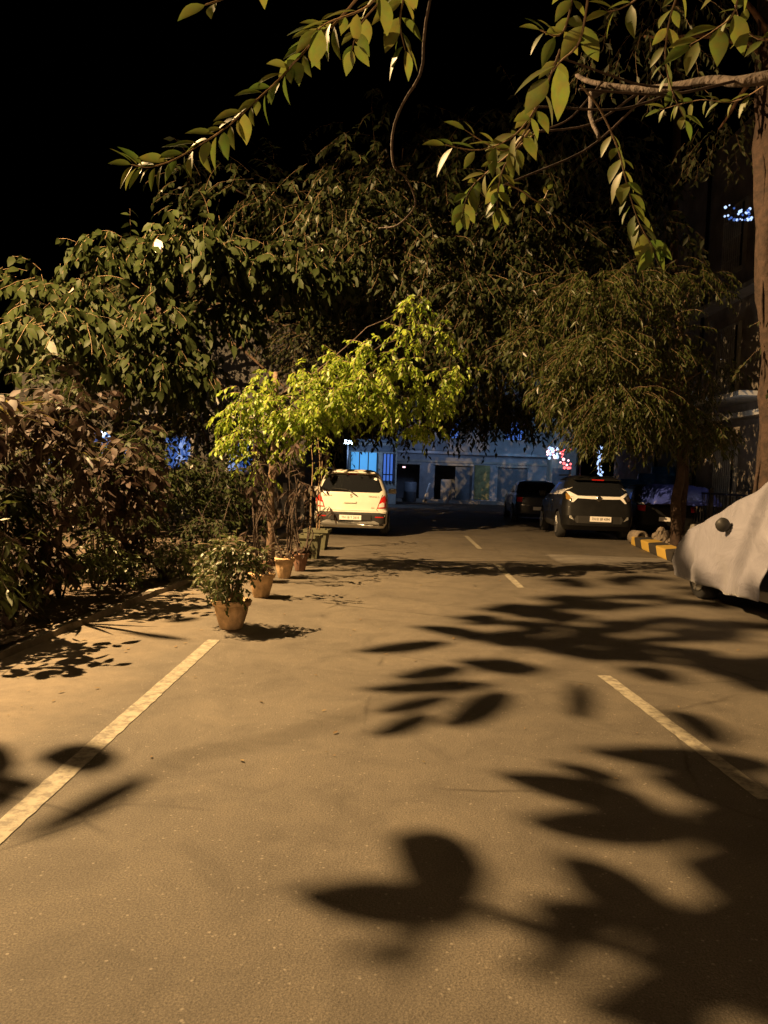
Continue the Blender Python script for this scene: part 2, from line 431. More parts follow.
# painted markings
def paint_mat():
    m, nt, b = newmat('road_paint'); N = nt.nodes; Lk = nt.links
    tc = N.new('ShaderNodeTexCoord'); n = N.new('ShaderNodeTexNoise'); n.inputs['Scale'].default_value = 14; n.inputs['Detail'].default_value = 8; n.inputs['Roughness'].default_value = .75
    Lk.new(tc.outputs['Object'], n.inputs['Vector'])
    cr = N.new('ShaderNodeValToRGB'); e = cr.color_ramp.elements; e[0].position = .40; e[0].color = (.13, .115, .09, 1); e[1].position = .56; e[1].color = (.29, .265, .2, 1)
    Lk.new(n.outputs['Fac'], cr.inputs['Fac']); Lk.new(cr.outputs['Color'], b.inputs['Base Color']); b.inputs['Roughness'].default_value = .75
    return m
M['paint'] = paint_mat()
a = G(214, 640); b_ = G(0, 832)
def stripe(name, a, b, w, z=.004):
    a = Vector(a); b = Vector(b); n = max(2, int((b-a).length*16)); bm = bmesh.new(); prev = None
    t = (b-a).normalized(); s = Vector((t.y, -t.x, 0))
    for i in range(n+1):
        p = a.lerp(b, i/n); j1 = .008*noise.noise(p*13); j2 = .008*noise.noise(p*13+Vector((5, 5, 5)))
        row = (bm.verts.new((*(p+s*(w/2+j1)).xy, z)), bm.verts.new((*(p-s*(w/2+j2)).xy, z)))
        if prev: bm.faces.new((prev[0], row[0], row[1], prev[1]))
        prev = row
    o = from_bm(name, bm, None, 'paint'); o['kind'] = 'structure'; return o
stripe('edge_line', a, b_+(b_-a)*1.2, .105)
for (x0, y0, x1, y1) in ((768, 800, 604, 676), (521, 588, 496, 564), (480, 549, 466, 536)):
    q0 = G(x0, y0); q1 = G(x1, y1); stripe('lane_marking', q0, q1, .10)

# ------------------------------------------------------------------ the street lamp and its light
def street_lamp(loc, head_dir, label, power, radius, col, h=6.6, group=None):
    hd = Vector(head_dir).normalized()
    base = Vector((loc[0], loc[1], 0))-hd*1.3
    r = empty('street_lamp', base, label=label, cat='street lamp')
    bm = bmesh.new(); tube(bm, [(0, 0, 0), (0, 0, h*.5), (0, 0, h*.9)], [.075, .06, .045], 12); from_bm('pole', bm, r, 'metal_dark', False)
    bm = bmesh.new(); tube(bm, smooth_path([(0, 0, h*.88), hd*.2+Vector((0, 0, h*1.0)), hd*.7+Vector((0, 0, h*1.05)), hd*1.1+Vector((0, 0, h*1.04))]), .025, 8); from_bm('arm', bm, r, 'metal_dark')
    bm = bmesh.new(); lathe(bm, [(.05, .14), (.12, .1), (.17, .0), (.16, -.01)], 20); hdm = from_bm('lamp_head', bm, r, 'metal_dark'); hdm.location = hd*1.3+Vector((0, 0, loc[2]+.07))
    ld = bpy.data.lights.new('street_light', 'SPOT'); ld.energy = power; ld.color = col; ld.shadow_soft_size = radius
    ld.spot_size = math.radians(177); ld.spot_blend = .25
    lo = bpy.data.objects.new('street_light', ld); COL.objects.link(lo); lo.location = loc
    return r
street_lamp(LAMP, (1, .1, 0), 'tall dark street lamp with a warm head over the left kerb', 20500, .022, (1, .63, .28), h=8.5)
street_lamp((-5.2, -14, 7.6), (1, 0, 0), 'added fill lamp on a tall dark pole out of view behind', 5200, 1.6, (1, .62, .3))  # added soft fill lamp, out of view, lightens the shadows on the road

# blue-white flood light over the far garages
def plight(name, loc, power, col, r=.15, aim=None):
    ld = bpy.data.lights.new(name, 'SPOT' if aim else 'POINT')
    if aim: ld.spot_size = math.radians(140); ld.spot_blend = .5; ld.energy = power; ld.color = col; ld.shadow_soft_size = r
    lo = bpy.data.objects.new(name, ld); COL.objects.link(lo); lo.location = loc
    if aim: lo.rotation_euler = Vector(aim).to_track_quat('-Z', 'Y').to_euler()
    return lo
FL = P(348, 443, 36)
plight('flood_light', (1.2, 40.0, 2.7), 62, (.42, .60, 1), aim=(.1, 1, -.25))
plight('flood_light', FL+Vector((.1, -.35, 0)), 170, (.36, .58, 1), aim=(.5, .7, -.7))
plight('flood_light', (6.6, 39.5, 2.9), 85, (.32, .62, 1), aim=(.1, 1, .05))
plight('yard_light', (8.3, 19.4, 3.3), 110, (.72, .78, 1))
plight('yard_light', (-6.8, 21.0, 3.2), 160, (.30, .48, 1))

# ------------------------------------------------------------------ trees
def tree_trunk(parent, pts, rads, matl, seg=12, rough=.35, name='trunk', sub=5):
    bm = bmesh.new(); pp = smooth_path(pts, sub); n = len(pp)
    rr = [np.interp(i/(n-1), np.linspace(0, 1, len(rads)), rads) for i in range(n)]
    tube(bm, pp, [float(x) for x in rr], seg, rough=rough); return from_bm(name, bm, parent, matl)
def limbs(parent, start, ends, r0, r1, matl, name='branch', lift=.1):
    bm = bmesh.new()
    for e in ends:
        s = Vector(start); e = Vector(e); mid = s.lerp(e, .5)+Vector((0, 0, lift*(e-s).length))
        tube(bm, wob(smooth_path([s, mid, e], 5), .12), (r0, r1), 7)
    return from_bm(name, bm, parent, matl)

# --- large leaved tree on the left: its crown reaches from the lamp over the verge
tl = empty('broadleaf_tree', (-6.6, 15.2, 0), label='large-leaved dark green tree arching over the left verge above the brown shrubs', cat='tree')
off = Vector((-6.6, 15.2, 0)); CUROFF = off
tree_trunk(tl, [(0, 0, -.05), (.05, -.05, 1.2), (-.05, 0, 2.4), (.15, 0, 3.4)], [.18, .14, .11, .08], 'bark_dark')
Lv = Leaves(); tw = []
cl = [(60, 330, 13, .8, .5, 60)]+[(x, y, Y*1.24, rx*1.2, rz*1.15, int(n*1.15)) for (x, y, Y, rx, rz, n) in [(120, 255, 12.0, .8, .42, 60), (200, 245, 11.8, 1.0, .45, 80), (265, 262, 12.2, .8, .40, 66), (85, 310, 11.8, .75, .5, 60), (170, 320, 11.4, 1.0, .6, 110),
      (222, 308, 12.2, .6, .32, 44), (140, 366, 11.4, .8, .28, 60), (178, 362, 11.8, .55, .3, 46), (310, 270, 12.7, .7, .3, 46), (335, 300, 15.2, .7, .3, 34), (40, 285, 12.2, .7, .45, 34), (20, 330, 11.5, .6, .5, 34), (330, 260, 13.4, .6, .3, 16)]]
ends = []
for (x, y, Y, rx, rz, n) in cl:
    c = P(x, y, Y)-off; ends.append(c); cluster(Lv, tw, c, (rx, rx, rz), n, .235, per=8, tlen=.6, droop=1.0, shell=.3)
limbs(tl, (.12, 0, 3.0), ends, .045, .012, 'bark_dark')
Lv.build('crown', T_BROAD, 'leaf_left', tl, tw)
tl = empty('roadside_tree', (-9.2, 9.7, 0), label='roadside tree just left of the view with leafy twigs hanging round the street lamp', cat='tree')
off = Vector((-9.2, 9.7, 0)); CUROFF = None
tree_trunk(tl, [(0, 0, -.05), (.05, -.05, 2.2), (-.05, 0, 5.4), (.15, 0, 8.6)], [.18, .14, .12, .08], 'bark')
# hand placed leaves round the lamp: (base px, tip px, width px) of the shadow each throws on the road
C8 = lambda x, y: (280+x/1.574, 560+y/1.574)
C7 = lambda x, y: (x/2.56, 560+y/2.56)
SH = [(C8(540, 610), C8(330, 562), 22), (C8(330, 555), C8(25, 530), 48), (C8(325, 535), C8(185, 438), 66), (C8(250, 590), C8(95, 632), 14), (C8(235, 575), C8(170, 662), 22), (C8(480, 590), C8(385, 668), 34),
      (C8(680, 430), C8(392, 412), 36), (C8(600, 390), C8(345, 338), 26), (C8(800, 330), C8(480, 300), 24), (C8(545, 350), C8(430, 320), 12), (C8(450, 240), C8(500, 205), 34), (C8(715, 290), C8(610, 238), 22),
      (C8(640, 600), C8(445, 470), 48), (C8(560, 580), C8(400, 545), 34), (C8(820, 520), C8(640, 475), 55), (C8(800, 640), C8(480, 715), 75), (C8(800, 380), C8(590, 340), 36),
      (C8(860, 600), C8(620, 560), 50), (C8(850, 430), C8(650, 400), 44), (C8(900, 560), C8(700, 590), 60), (C8(760, 560), C8(560, 620), 45), (C8(950, 700), C8(740, 660), 70), (C8(700, 740), C8(560, 800), 60), (C8(860, 470), C8(700, 440), 40),
      (C8(245, 243), C8(145, 278), 16), (C8(370, 212), C8(255, 262), 26), (C8(340, 195), C8(125, 205), 12), (C8(270, 215), C8(155, 242), 12), (C8(270, 130), C8(118, 145), 10),
      (C8(290, 170), C8(180, 186), 12), (C8(330, 120), C8(215, 105), 9), (C8(800, 210), C8(655, 150), 24), (C8(420, 175), C8(280, 160), 14), (C8(350, 235), C8(300, 232), 10), (C8(640, 190), C8(540, 170), 14),
      (C7(395, 545), C7(55, 725), 20), (C7(310, 505), C7(95, 510), 28), (C7(50, 520), C7(-110, 500), 34), (C7(110, 575), C7(-60, 570), 16), (C7(60, 600), C7(-160, 640), 22)]
_r = random.Random(11)
for _ in range(88):
    x_ = 240+_r.random()**.8*560; lo_ = 20+max(0, (520-x_))*.08; hi_ = 120+(x_-240)*.14
    y_ = lo_+_r.random()*(min(hi_, 205)-lo_); L_ = (55+_r.random()*75)*(.55+y_/260); a_ = _r.gauss(.05, .16)
    if abs(x_+L_*.5-365) < 80 and y_ < 70: continue
    SH.append((C8(x_+L_*math.cos(a_), y_+L_*math.sin(a_)*.4), C8(x_, y_), (4+8*_r.random())*(.5+y_/200)))
for _ in range(14):
    x_ = 640+_r.random()*160; y_ = 400+_r.random()*330; SH.append((C8(x_+170, y_+30*_r.gauss(0, 1)), C8(x_, y_), 40+20*_r.random()))
SH += [((212, 606), (135, 614), 5), ((200, 618), (165, 622), 4), ((190, 640), (120, 632), 4)]
def tmax(S):
    best = .13
    for t in np.arange(.13, .34, .01):
        p = LAMP+(S-LAMP)*t; q = project(p)
        if q[0] < -90 or q[1] < -90: best = t
        else: break
    return float(best)
bm = bmesh.new(); stems = []
def shadow_pt(px, py, t, dz=0): 
    S = G(px, py); return LAMP+(S-LAMP)*t
casts = []
for (bs, tp, w) in SH:
    bs = Vector(bs); tp = Vector(tp); ax = tp-bs; L = ax.length; ax.normalize(); nrm = Vector((-ax.y, ax.x))
    cpx = (bs+tp)/2; t = min(tmax(G(*cpx)), .27)*(1-.05*random.random())
    t = min(t, tmax(G(*bs)), tmax(G(*tp)))
    def at(u, s): 
        q = bs+ax*L*u+nrm*s; p = LAMP+(G(q.x, q.y)-LAMP)*t; return p
    rib = []; lft = []; rgt = []; n = 8
    for i in range(n+1):
        u = i/n; hw = w/2*math.sin(PI*u**.9)**(.6 if w > 33 else .8)*1.1
        zz = Vector((0, 0, -.012*u))
        rib.append(bm.verts.new(at(u, 0)-off+zz))
        if 0 < i < n:
            lft.append(bm.verts.new(at(u, hw)-off+zz+Vector((0, 0, .006)))); rgt.append(bm.verts.new(at(u, -hw)-off+zz+Vector((0, 0, .006))))
    for sd in (lft, rgt):
        bm.faces.new((rib[0], rib[1], sd[0])); bm.faces.new((rib[n], rib[n-1], sd[-1]))
        for i in range(n-2): bm.faces.new((rib[i+1], rib[i+2], sd[i+1], sd[i]))
    casts.append((at(0, 0)-off, t))
def stemline(pxs, t, r):
    t = min(.95*tmax(G(*q)) for q in pxs)
    pts = [LAMP+(G(*q)-LAMP)*t-off for q in pxs]; tube(bm, smooth_path(pts, 4), r, 6, mi=1); return pts[-1]
e1 = stemline([C8(215, 545), C8(330, 552), C8(480, 600), C8(640, 650), C8(900, 740)], .2, .007)
e2 = stemline([C8(545, 395), C8(700, 400), C8(900, 410)], .2, .004)
e3 = stemline([C7(390, 548), C7(480, 503), C7(768, 440), (420, 690), (520, 650)], .17, .003)
e4 = stemline([C8(250, 225), C8(400, 180), C8(600, 120)], .17, .003)
e5 = stemline([C8(400, 120), C8(520, 105), C8(800, 90)], .16, .003)
for f in bm.faces: f.smooth = True
from_bm('foliage', bm, tl, ['leaf_left', 'twig'])
bm = bmesh.new()
for e in (e1, e2, e3, e4, e5):
    u_ = Vector((e.x, e.y, 0)).normalized()
    tube(bm, smooth_path([Vector((.15, 0, 8.5)), Vector((e.x*.5, e.y*.5, 9.1)), Vector((e.x*1.0, e.y*1.0, 8.9)), Vector((e.x*1.05, e.y*1.05, (e.z+8.9)/2)), e], 4), (.03, .004), 6)
from_bm('branch', bm, tl, 'bark')

# --- bright yellow-green tree behind the pots
ty = empty('yellow_green_tree', (*P(272, 560, 11.6).xy, 0), label='slender tree with bright yellow-green leaves rising behind the row of pots', cat='tree')
off = ty.location.copy(); CUROFF = off
top = P(276, 372, 11.6)-off
tree_trunk(ty, [(0, 0, -.05), P(271, 500, 11.6)-off, P(275, 430, 11.6)-off, top], [.07, .06, .05, .035], 'bark', rough=.5)
Lv = Leaves(); tw = []; ends = []
for (x, y, Y, rx, rz, n) in [(262, 462, 11.3, .2, .28, 13), (236, 442, 11.3, .2, .22, 14), (292, 450, 11.4, .2, .15, 8), (225, 420, 11.5, .2, .2, 12), (250, 400, 11.4, .35, .3, 44), (285, 410, 11.2, .4, .32, 60), (325, 395, 11.0, .4, .35, 66), (300, 418, 11.2, .42, .2, 40), (365, 380, 11.0, .35, .35, 56), (390, 400, 11.2, .4, .3, 60), (345, 408, 11, .4, .2, 40), (340, 360, 11.3, .3, .2, 26), (305, 375, 11.3, .3, .2, 22), (400, 365, 11.3, .3, .2, 26),
                             (430, 395, 11.6, .35, .3, 40), (455, 370, 11.9, .25, .25, 20), (420, 425, 11.6, .35, .12, 24), (370, 345, 11.2, .25, .2, 16), (405, 335, 11.4, .3, .25, 14), (410, 300, 11.6, .2, .15, 10), (440, 330, 11.8, .2, .25, 12), (245, 430, 11.4, .25, .2, 18), (265, 380, 11.5, .25, .2, 16)]:
    c = P(x, y, Y)-off; ends.append(c); cluster(Lv, tw, c, (rx, rx, rz), int(n*1.15), .092, per=10, tlen=.26, droop=.9, shell=.1)
limbs(ty, top*.86, ends, .016, .004, 'bark_mid', lift=0)
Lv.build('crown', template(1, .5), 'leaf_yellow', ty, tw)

CUROFF = None
def big_tree(name, label, base, trunk, rads, cls, leaf, lm, tpl, bark='bark', per=10, tlen=.5, droop=.6, shell=.35, group=None):
    t = empty(name, (base[0], base[1], 0), label=label, cat='tree', group=group)
    off = t.location.copy()
    global CUROFF
    CUROFF = off
    tp = [Vector(p)-off for p in trunk]; tree_trunk(t, tp, rads, 'bark_dark')
    Lv = Leaves(); tw = []; ends = []
    for (x, y, Y, rx, rz, n) in cls:
        c = P(x, y, Y)-off; ends.append(c); cluster(Lv, tw, c, (rx, rx, rz), n, leaf, per=per, tlen=tlen, droop=droop, shell=shell)
    limbs(t, tp[-1], ends, rads[-1]*.7, .012, bark)
    Lv.build('crown', tpl, lm, t, tw); CUROFF = None; return t
# --- olive tree on the right behind the dark car
b0 = G(678, 556); b0 = Vector((b0.x, b0.y, 0))
YB = 16.5; b0 = Vector((P(678, 530, YB).x, YB, 0))
big_tree('feathery_tree', 'olive green feathery tree with a thin trunk beside the striped kerb on the right', b0,
         [b0, P(676, 500, YB), P(681, 460, YB), P(670, 400, YB)], [.12, .1, .09, .07],
         [(620, 400, 15, .9, .5, 260), (568, 385, 15.5, .6, .42, 220), (600, 350, 15, .9, .6, 240), (650, 340, 15.5, .8, .6, 180), (540, 350, 16, .8, .6, 170), (660, 410, 16, .7, .4, 170), (590, 290, 15, .8, .5, 120), (640, 285, 15.5, .7, .5, 90), (612, 426, 15.5, .8, .18, 130), (690, 425, 16, .6, .25, 70), (545, 300, 16.5, .6, .4, 90), (700, 370, 17, .7, .6, 60), (700, 430, 16.5, .6, .35, 44), (690, 280, 16.5, .9, .5, 70)],
         .15, 'leaf_olive', T_NARROW, per=13, tlen=.6, droop=.9)
# --- dark tree in the middle distance
b1 = Vector((1.9, 27, 0)); 
big_tree('dark_shade_tree', 'tall dark shade tree closing the sky over the far end of the road', Vector((-2.7, 26, 0)),
         [Vector((-2.7, 26, 0)), Vector((-2.6, 26, 2.2)), Vector((-1.8, 25.6, 4.2)), Vector((-.5, 25, 6.6))], [.22, .18, .15, .1],
         [(420, 250, 17, 1.5, 1.0, 190), (480, 300, 17, 1.5, 1.1, 230), (400, 340, 18, 1.4, .9, 200), (495, 345, 17.5, 1.3, .7, 200), (445, 368, 19, 1.4, .5, 210), (490, 400, 22, 1.4, .3, 120), (350, 250, 17, 1.4, 1.0, 140), (510, 220, 17, 1.6, 1.1, 170), (440, 180, 17, 1.5, 1.1, 120), (530, 400, 22, 1.2, .4, 120), (480, 412, 23, 1.6, .3, 150), (400, 408, 21, 1.4, .3, 110), (300, 200, 17, 1.6, .9, 90), (230, 190, 17, 1.4, .7, 50), (400, 150, 16, 1.6, .8, 70), (520, 140, 16, 1.6, .8, 80), (350, 190, 16, 1.4, .8, 70), (600, 160, 17, 1.5, .8, 70), (350, 400, 22, 1.4, .9, 140), (560, 260, 18, 1.6, 1.2, 150), (620, 220, 18, 1.5, 1.1, 100)],
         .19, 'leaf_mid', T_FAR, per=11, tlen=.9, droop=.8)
big_tree('dark_canopy_tree', 'dark dense tree standing behind the left hedge against the black sky', Vector((-7.5, 20, 0)),
         [Vector((-7.5, 20, 0)), Vector((-7.4, 20, 2)), Vector((-7, 19.8, 4)), Vector((-6.5, 19.5, 5.5))], [.2, .17, .14, .1],
         [(60, 340, 18.0, 1.2, .9, 110), (140, 300, 19.0, 1.3, 1, 120), (230, 280, 20.0, 1.3, 1, 120), (310, 340, 21.0, 1.2, .9, 150), (110, 420, 18.0, 1.2, .45, 140), (200, 415, 19.0, 1.0, .4, 130), (40, 430, 17.0, 1, .6, 110), (160, 470, 19.0, 1.0, .5, 130), (250, 440, 20.0, .9, .35, 110), (320, 425, 22.0, 1.0, .3, 60), (100, 500, 17.0, .9, .7, 130), (215, 480, 19.0, .4, .5, 40)],
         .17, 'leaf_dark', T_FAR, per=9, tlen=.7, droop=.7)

# --- big trunk at the right edge of the view, vines running up it
tr = empty('banyan_tree', (5.3, 11.2, 0), label='thick reddish-brown trunk with clinging roots at the right edge behind the covered car', cat='tree')
off = tr.location.copy()
pts = [Vector((0, 0, -.1)), P(776, 420, 11.2)-off, P(774, 320, 11.2)-off, P(771, 200, 11.2)-off, P(776, 60, 11.2)-off, P(780, -120, 11.2)-off]
tree_trunk(tr, pts, [.30, .2, .19, .21, .24, .28], 'bark_dark', 18, rough=.5)  # bark tone darkened to carry the shade on this trunk
bm = bmesh.new()
for k in range(3):
    a = -PI*.9+k*.9; q = []
    for i in range(16):
        u = i/15; c = Vector((0, 0, 0)).lerp(pts[-1], u); seg = u*(len(pts)-1); j = min(int(seg), len(pts)-2); c = pts[j].lerp(pts[j+1], seg-j)
        rr = np.interp(u, np.linspace(0, 1, 6), [.30, .2, .19, .21, .24, .28])*1.0
        aa = a+.25*noise.noise(Vector((k*3, u*4, 0))); q.append(c+Vector((math.cos(aa)*rr, math.sin(aa)*rr, 0)))
    tube(bm, wob(smooth_path(q, 2), .12, 1.1), .018+.014*random.random(), 6, rough=.6)
from_bm('aerial_root', bm, tr, 'bark_dark')
Lv = Leaves(); tw = []; ends = []
for (x, y, Y, rx, rz, n) in [(720, 130, 13, .9, .5, 40), (800, 330, 10.8, .6, .8, 20), (640, 40, 11, 1.2, .7, 40), (730, -20, 11, 1.5, .7, 50)]:
    c = P(x, y, Y)-off; ends.append(c); cluster(Lv, tw, c, (rx, rx, rz), n, .13, per=8, tlen=.5, droop=.8, shell=.3)
limbs(tr, pts[4], ends, .06, .015, 'bark_red'); Lv.build('crown', T_FAR, 'leaf_dark', tr, tw)

# --- thin bare trunk seen high on the right
tb = empty('bare_trunk_tree', (*P(680, 500, 18.6).xy, 0), label='thin brown bamboo-like trunk rising dark behind the hanging sprig at upper right', cat='tree')
off = tb.location.copy(); 
tree_trunk(tb, [Vector((0, 0, 0)), Vector((.05, 0, 2.2)), P(674, 240, 18.6)-off, P(677, 130, 18.6)-off, P(680, -60, 18.6)-off], [.1, .1, .1, .1, .08], 'bark_dark', 8, rough=.5)
Lv = Leaves(); tw = []
for (x, y) in ((640, -30), (700, 0), (680, 60)): cluster(Lv, tw, P(x, y, 18.6)-off, (.8, .8, .4), 14, .13, per=8, tlen=.5, droop=.7)
Lv.build('crown', T_FAR, 'leaf_dark', tb, tw)

# --- near tree whose branches hang into the top of the view
tn = empty('overhanging_tree', (3.3, .9, 0), label='glossy oval-leaved tree whose branches hang down into the top of the view', cat='tree')
off = tn.location.copy()
tree_trunk(tn, [(0, 0, -.05), (.05, 0, 1.4), (-.1, .1, 2.8), (-.3, .3, 4.0)], [.2, .16, .13, .09], 'bark_red', 14, rough=.4)
def spray(pxs, Y0, Y1, leaf, n, r0=.006, r1=.002, mode='pair', matl='leaf_near', wid=.48, tip=True, droop=.25, seed=1, skip=0.0, start=0.0):
    rnd = random.Random(seed); k = len(pxs)
    pts = [P(x, y, Y0+(Y1-Y0)*i/(k-1))-off for i, (x, y) in enumerate(pxs)]
    pts = smooth_path(pts, 5); m = len(pts)
    Lv = Leaves()
    view = Vector((0, 1, .25)).normalized()
    for i in range(n):
        u = start+(1-start)*(i+.5)/n; s = u*(m-1); j = min(int(s), m-2); q = pts[j].lerp(pts[j+1], s-j)
        t = (pts[j+1]-pts[j]).normalized()
        if rnd.random() < skip: continue
        for sg in ((1, -1) if mode == 'pair' else ((1,) if i % 2 else (-1,))):
            side = t.cross(view).normalized()*sg
            upw = 1 if side.z > 0 else -1
            d = t*(.45+.4*rnd.random())+side*(.6+.45*rnd.random())+Vector((rnd.gauss(0, .2), rnd.gauss(0, .5), -droop*rnd.random()))
            if upw > 0: d = t*(.7+.4*rnd.random())+side*(.3+.35*rnd.random())+Vector((rnd.gauss(0, .15), rnd.gauss(0, .45), 0))
            nn = Vector((rnd.gauss(0, .35)+.35*upw, -.75+rnd.gauss(0, .3), .9))
            Lv.add(q+side*.004, d, nn, leaf*(.5+.5*rnd.random())*(1-.35*max(0, u-.75)))
    if tip: Lv.add(pts[-1], (pts[-1]-pts[-2]), Vector((.2, -.8, .6)), leaf*.7)
    W = []; tw = [(pts[i], pts[i+1], r0+(r1-r0)*i/(m-1)) for i in range(m-1)]
    o = Lv.build('leafy_branch', template(6, wid, .22, .2), matl, tn, tw); return pts[0]
starts = []
C = lambda *l: [(100+x/2.259, y/2.259) for x, y in l]
starts.append(spray([(500, -150), (400, -50), (339, 20)]+C((500, 75), (450, 130), (400, 185), (345, 235), (290, 285), (230, 325), (165, 362), (110, 378), (70, 372)), 2.3, 2.2, .092, 33, .006, .002, seed=3, start=.16))
starts.append(spray([(300, -60), (262, -25), (232, -5), (205, 5)], 2.0, 1.9, .115, 4, seed=5, mode='alt'))
starts.append(spray([(420, -70), (395, -30), (370, 5), (330, 22), (318, 30)], 2.1, 2.1, .12, 6, seed=8))
starts.append(spray([(440, -60), (410, -20), (400, 20), (405, 50)], 2.3, 2.4, .12, 7, seed=9, droop=.8))
starts.append(spray([(400, -40), (385, -5), (360, 25), (352, 50)], 2.5, 2.5, .11, 6, seed=10, droop=.8))
starts.append(spray([(560, 50), (540, 100), (515, 135), (480, 150), (445, 145)], 3.0, 2.8, .12, 7, seed=12))
starts.append(spray([(540, 100), (520, 140), (500, 150), (465, 130)], 3.1, 2.9, .12, 5, seed=13))
starts.append(spray([(530, 130), (505, 165), (498, 190), (497, 210)], 3.4, 3.4, .12, 8, seed=14, droop=.7))
starts.append(spray([(540, 130), (490, 170), (470, 190), (462, 215)], 3.8, 3.8, .12, 9, seed=15, droop=.7))
starts.append(spray([(505, 183), (520, 190), (540, 202), (548, 190)], 3.4, 3.4, .07, 4, seed=16))
starts.append(spray([(575, -30), (570, 10), (560, 35), (540, 30)], 2.6, 2.5, .10, 6, seed=17))
starts.append(spray([(590, -20), (580, 40), (560, 62), (548, 78)], 2.4, 2.4, .17, 2, seed=18, droop=.9, wid=.5))
starts.append(spray([(580, 85), (600, 110), (618, 150), (628, 190), (640, 225), (655, 250)], 3.0, 3.0, .125, 12, seed=19, droop=.5, start=.3))
starts.append(spray([(690, -30), (672, 10), (665, 55), (672, 90), (685, 120)], 3.0, 3.0, .11, 10, seed=20, droop=.4))
starts.append(spray([(740, -40), (735, 10), (715, 30), (690, 45)], 2.8, 2.8, .15, 4, seed=21))
starts.append(spray([(800, 20), (770, 40), (745, 30), (735, 5)], 3.2, 3.2, .12, 6, seed=22))
starts.append(spray([(655, -40), (640, -5), (622, 8), (608, 12)], 2.6, 2.6, .12, 3, seed=23))
starts.append(spray([(800, 60), (740, 100), (700, 100), (660, 110)], 4.4, 4.6, .12, 9, seed=24))
def bough(pxs, Y0, Y1, r0, r1):
    k = len(pxs); pts = [P(x, y, Y0+(Y1-Y0)*i/(k-1))-off for i, (x, y) in enumerate(pxs)]
    bm = bmesh.new(); tube(bm, wob(smooth_path(pts, 5), .05, 3), (r0, r1), 9, rough=.5); return from_bm('bough', bm, tn, 'bark_mid')
bough([(1100, 20), (900, 60), (768, 77), (715, 84), (662, 94), (612, 84), (575, 74)], 2.6, 4.0, .03, .010)
bough([(610, 84), (590, 100), (600, 135)], 4.0, 3.2, .015, .008)
bough([(900, 60), (768, -6), (742, -14), (700, -60)], 3.4, 3.4, .03, .02)
bough([(378, 224), (400, 222), (420, 207), (408, 180), (396, 165), (400, 120), (420, 60), (440, -40)], 5.5, 4.5, .005, .009)
hub = Vector((-.3, .3, 3.9))
LIMB = smooth_path([P(x, y, 2.6+1.4*i/6)-off for i, (x, y) in enumerate([(1100, 20), (900, 60), (768, 77), (715, 84), (662, 94), (612, 84), (575, 74)])], 5)
bm = bmesh.new()
for s in starts:
    pj = project(s+off)
    if -5 < pj[0] < 775 and pj[1] > -5:
        w_ = [q+off for q in LIMB]; e_ = min(LIMB, key=lambda q: (q-s).length)
        tube(bm, wob(smooth_path([e_, e_.lerp(s, .5)+Vector((0, 0, -.05)), s], 5), .04), (.006, .004), 6)
    elif s.z > 2.0: tube(bm, wob(smooth_path([hub, hub.lerp(s, .5)+Vector((0, -.1, .45)), s], 5), .06), (.02, .004), 6)
from_bm('bough', bm, tn, 'bark_dark')

# ------------------------------------------------------------------ shrubs on the left bed
def shrub(name, label, cat, px, py, Y, h, rad, leaf, n, lm, tpl, droop=.6, per=8, tlen=.35, stems=6, group=None, pot=None, spread=.9):
    base = P(px, py, Y); base.z = .03
    t = empty(name, base, label=label, cat=cat, group=group)
    Lv = Leaves(); tw = []
    bm = bmesh.new()
    for k in range(stems):
        a = random.random()*2*PI; e = Vector((math.cos(a)*rad*.6, math.sin(a)*rad*.6, h*(.55+.35*random.random())))
        tube(bm, wob(smooth_path([(0.02*math.cos(a), 0.02*math.sin(a), 0), e*.5+Vector((0, 0, .1)), e], 4), .06), (.014, .005), 6)
    for k in range(max(2, n//18)):
        a = random.random()*2*PI; rr = rad*.55*math.sqrt(random.random()); zz = h*(.25+.7*random.random())
        cluster(Lv, tw, (math.cos(a)*rr, math.sin(a)*rr, zz), (rad*.5, rad*.5, h*.2), 18, leaf, per=per, tlen=tlen, droop=droop, shell=.2, spread=spread)
    from_bm('stem', bm, t, 'bark_mid'); Lv.build('foliage', tpl, lm, t, tw, 'bark_mid'); return t
GS = 'shrubs in the left bed'
shrub('brown_leaf_shrub', 'tall brown-leaved shrub at the far left edge under the large tree', 'shrub', -50, 560, 6.4, 2.5, .6, .15, 110, 'leaf_brown', T_MID, group=GS)
shrub('brown_leaf_shrub', 'tall brown-leaved shrub with drooping leaves left of the hedge gap', 'shrub', 45, 560, 7.8, 2.2, .65, .15, 120, 'leaf_brown', T_MID, group=GS)
shrub('brown_leaf_shrub', 'brown-leaved shrub behind the low green plants near the kerb', 'shrub', 112, 560, 9.2, 1.7, .55, .15, 100, 'leaf_brown', T_MID, group=GS)
shrub('green_shrub', 'low green shrub with long leaves at the left edge of the photo', 'shrub', -12, 560, 5.9, 1.15, .25, .15, 18, 'leaf_bush', template(3, .25), group=GS)
shrub('green_shrub', 'low small-leaved green shrub spilling toward the kerb left of the first pot', 'shrub', 165, 590, 9.6, .5, .5, .08, 110, 'leaf_bush', T_FAR, tlen=.2, group=GS)
shrub('green_shrub', 'low green shrub close behind the kerb, between brown shrubs and first pot', 'shrub', 120, 598, 8.9, .35, .4, .08, 60, 'leaf_bush', T_FAR, tlen=.2, group=GS)
shrub('green_shrub', 'dark leafy shrub filling the hedge behind the second pot', 'shrub', 215, 560, 11.5, 1.1, .5, .1, 70, 'leaf_left', T_FAR, group=GS)
shrub('brown_leaf_shrub', 'low dark brown-leaved bush on the soil in front of the tall shrubs', 'shrub', 22, 600, 6.9, .7, .4, .13, 50, 'leaf_brown', T_MID, group=GS)
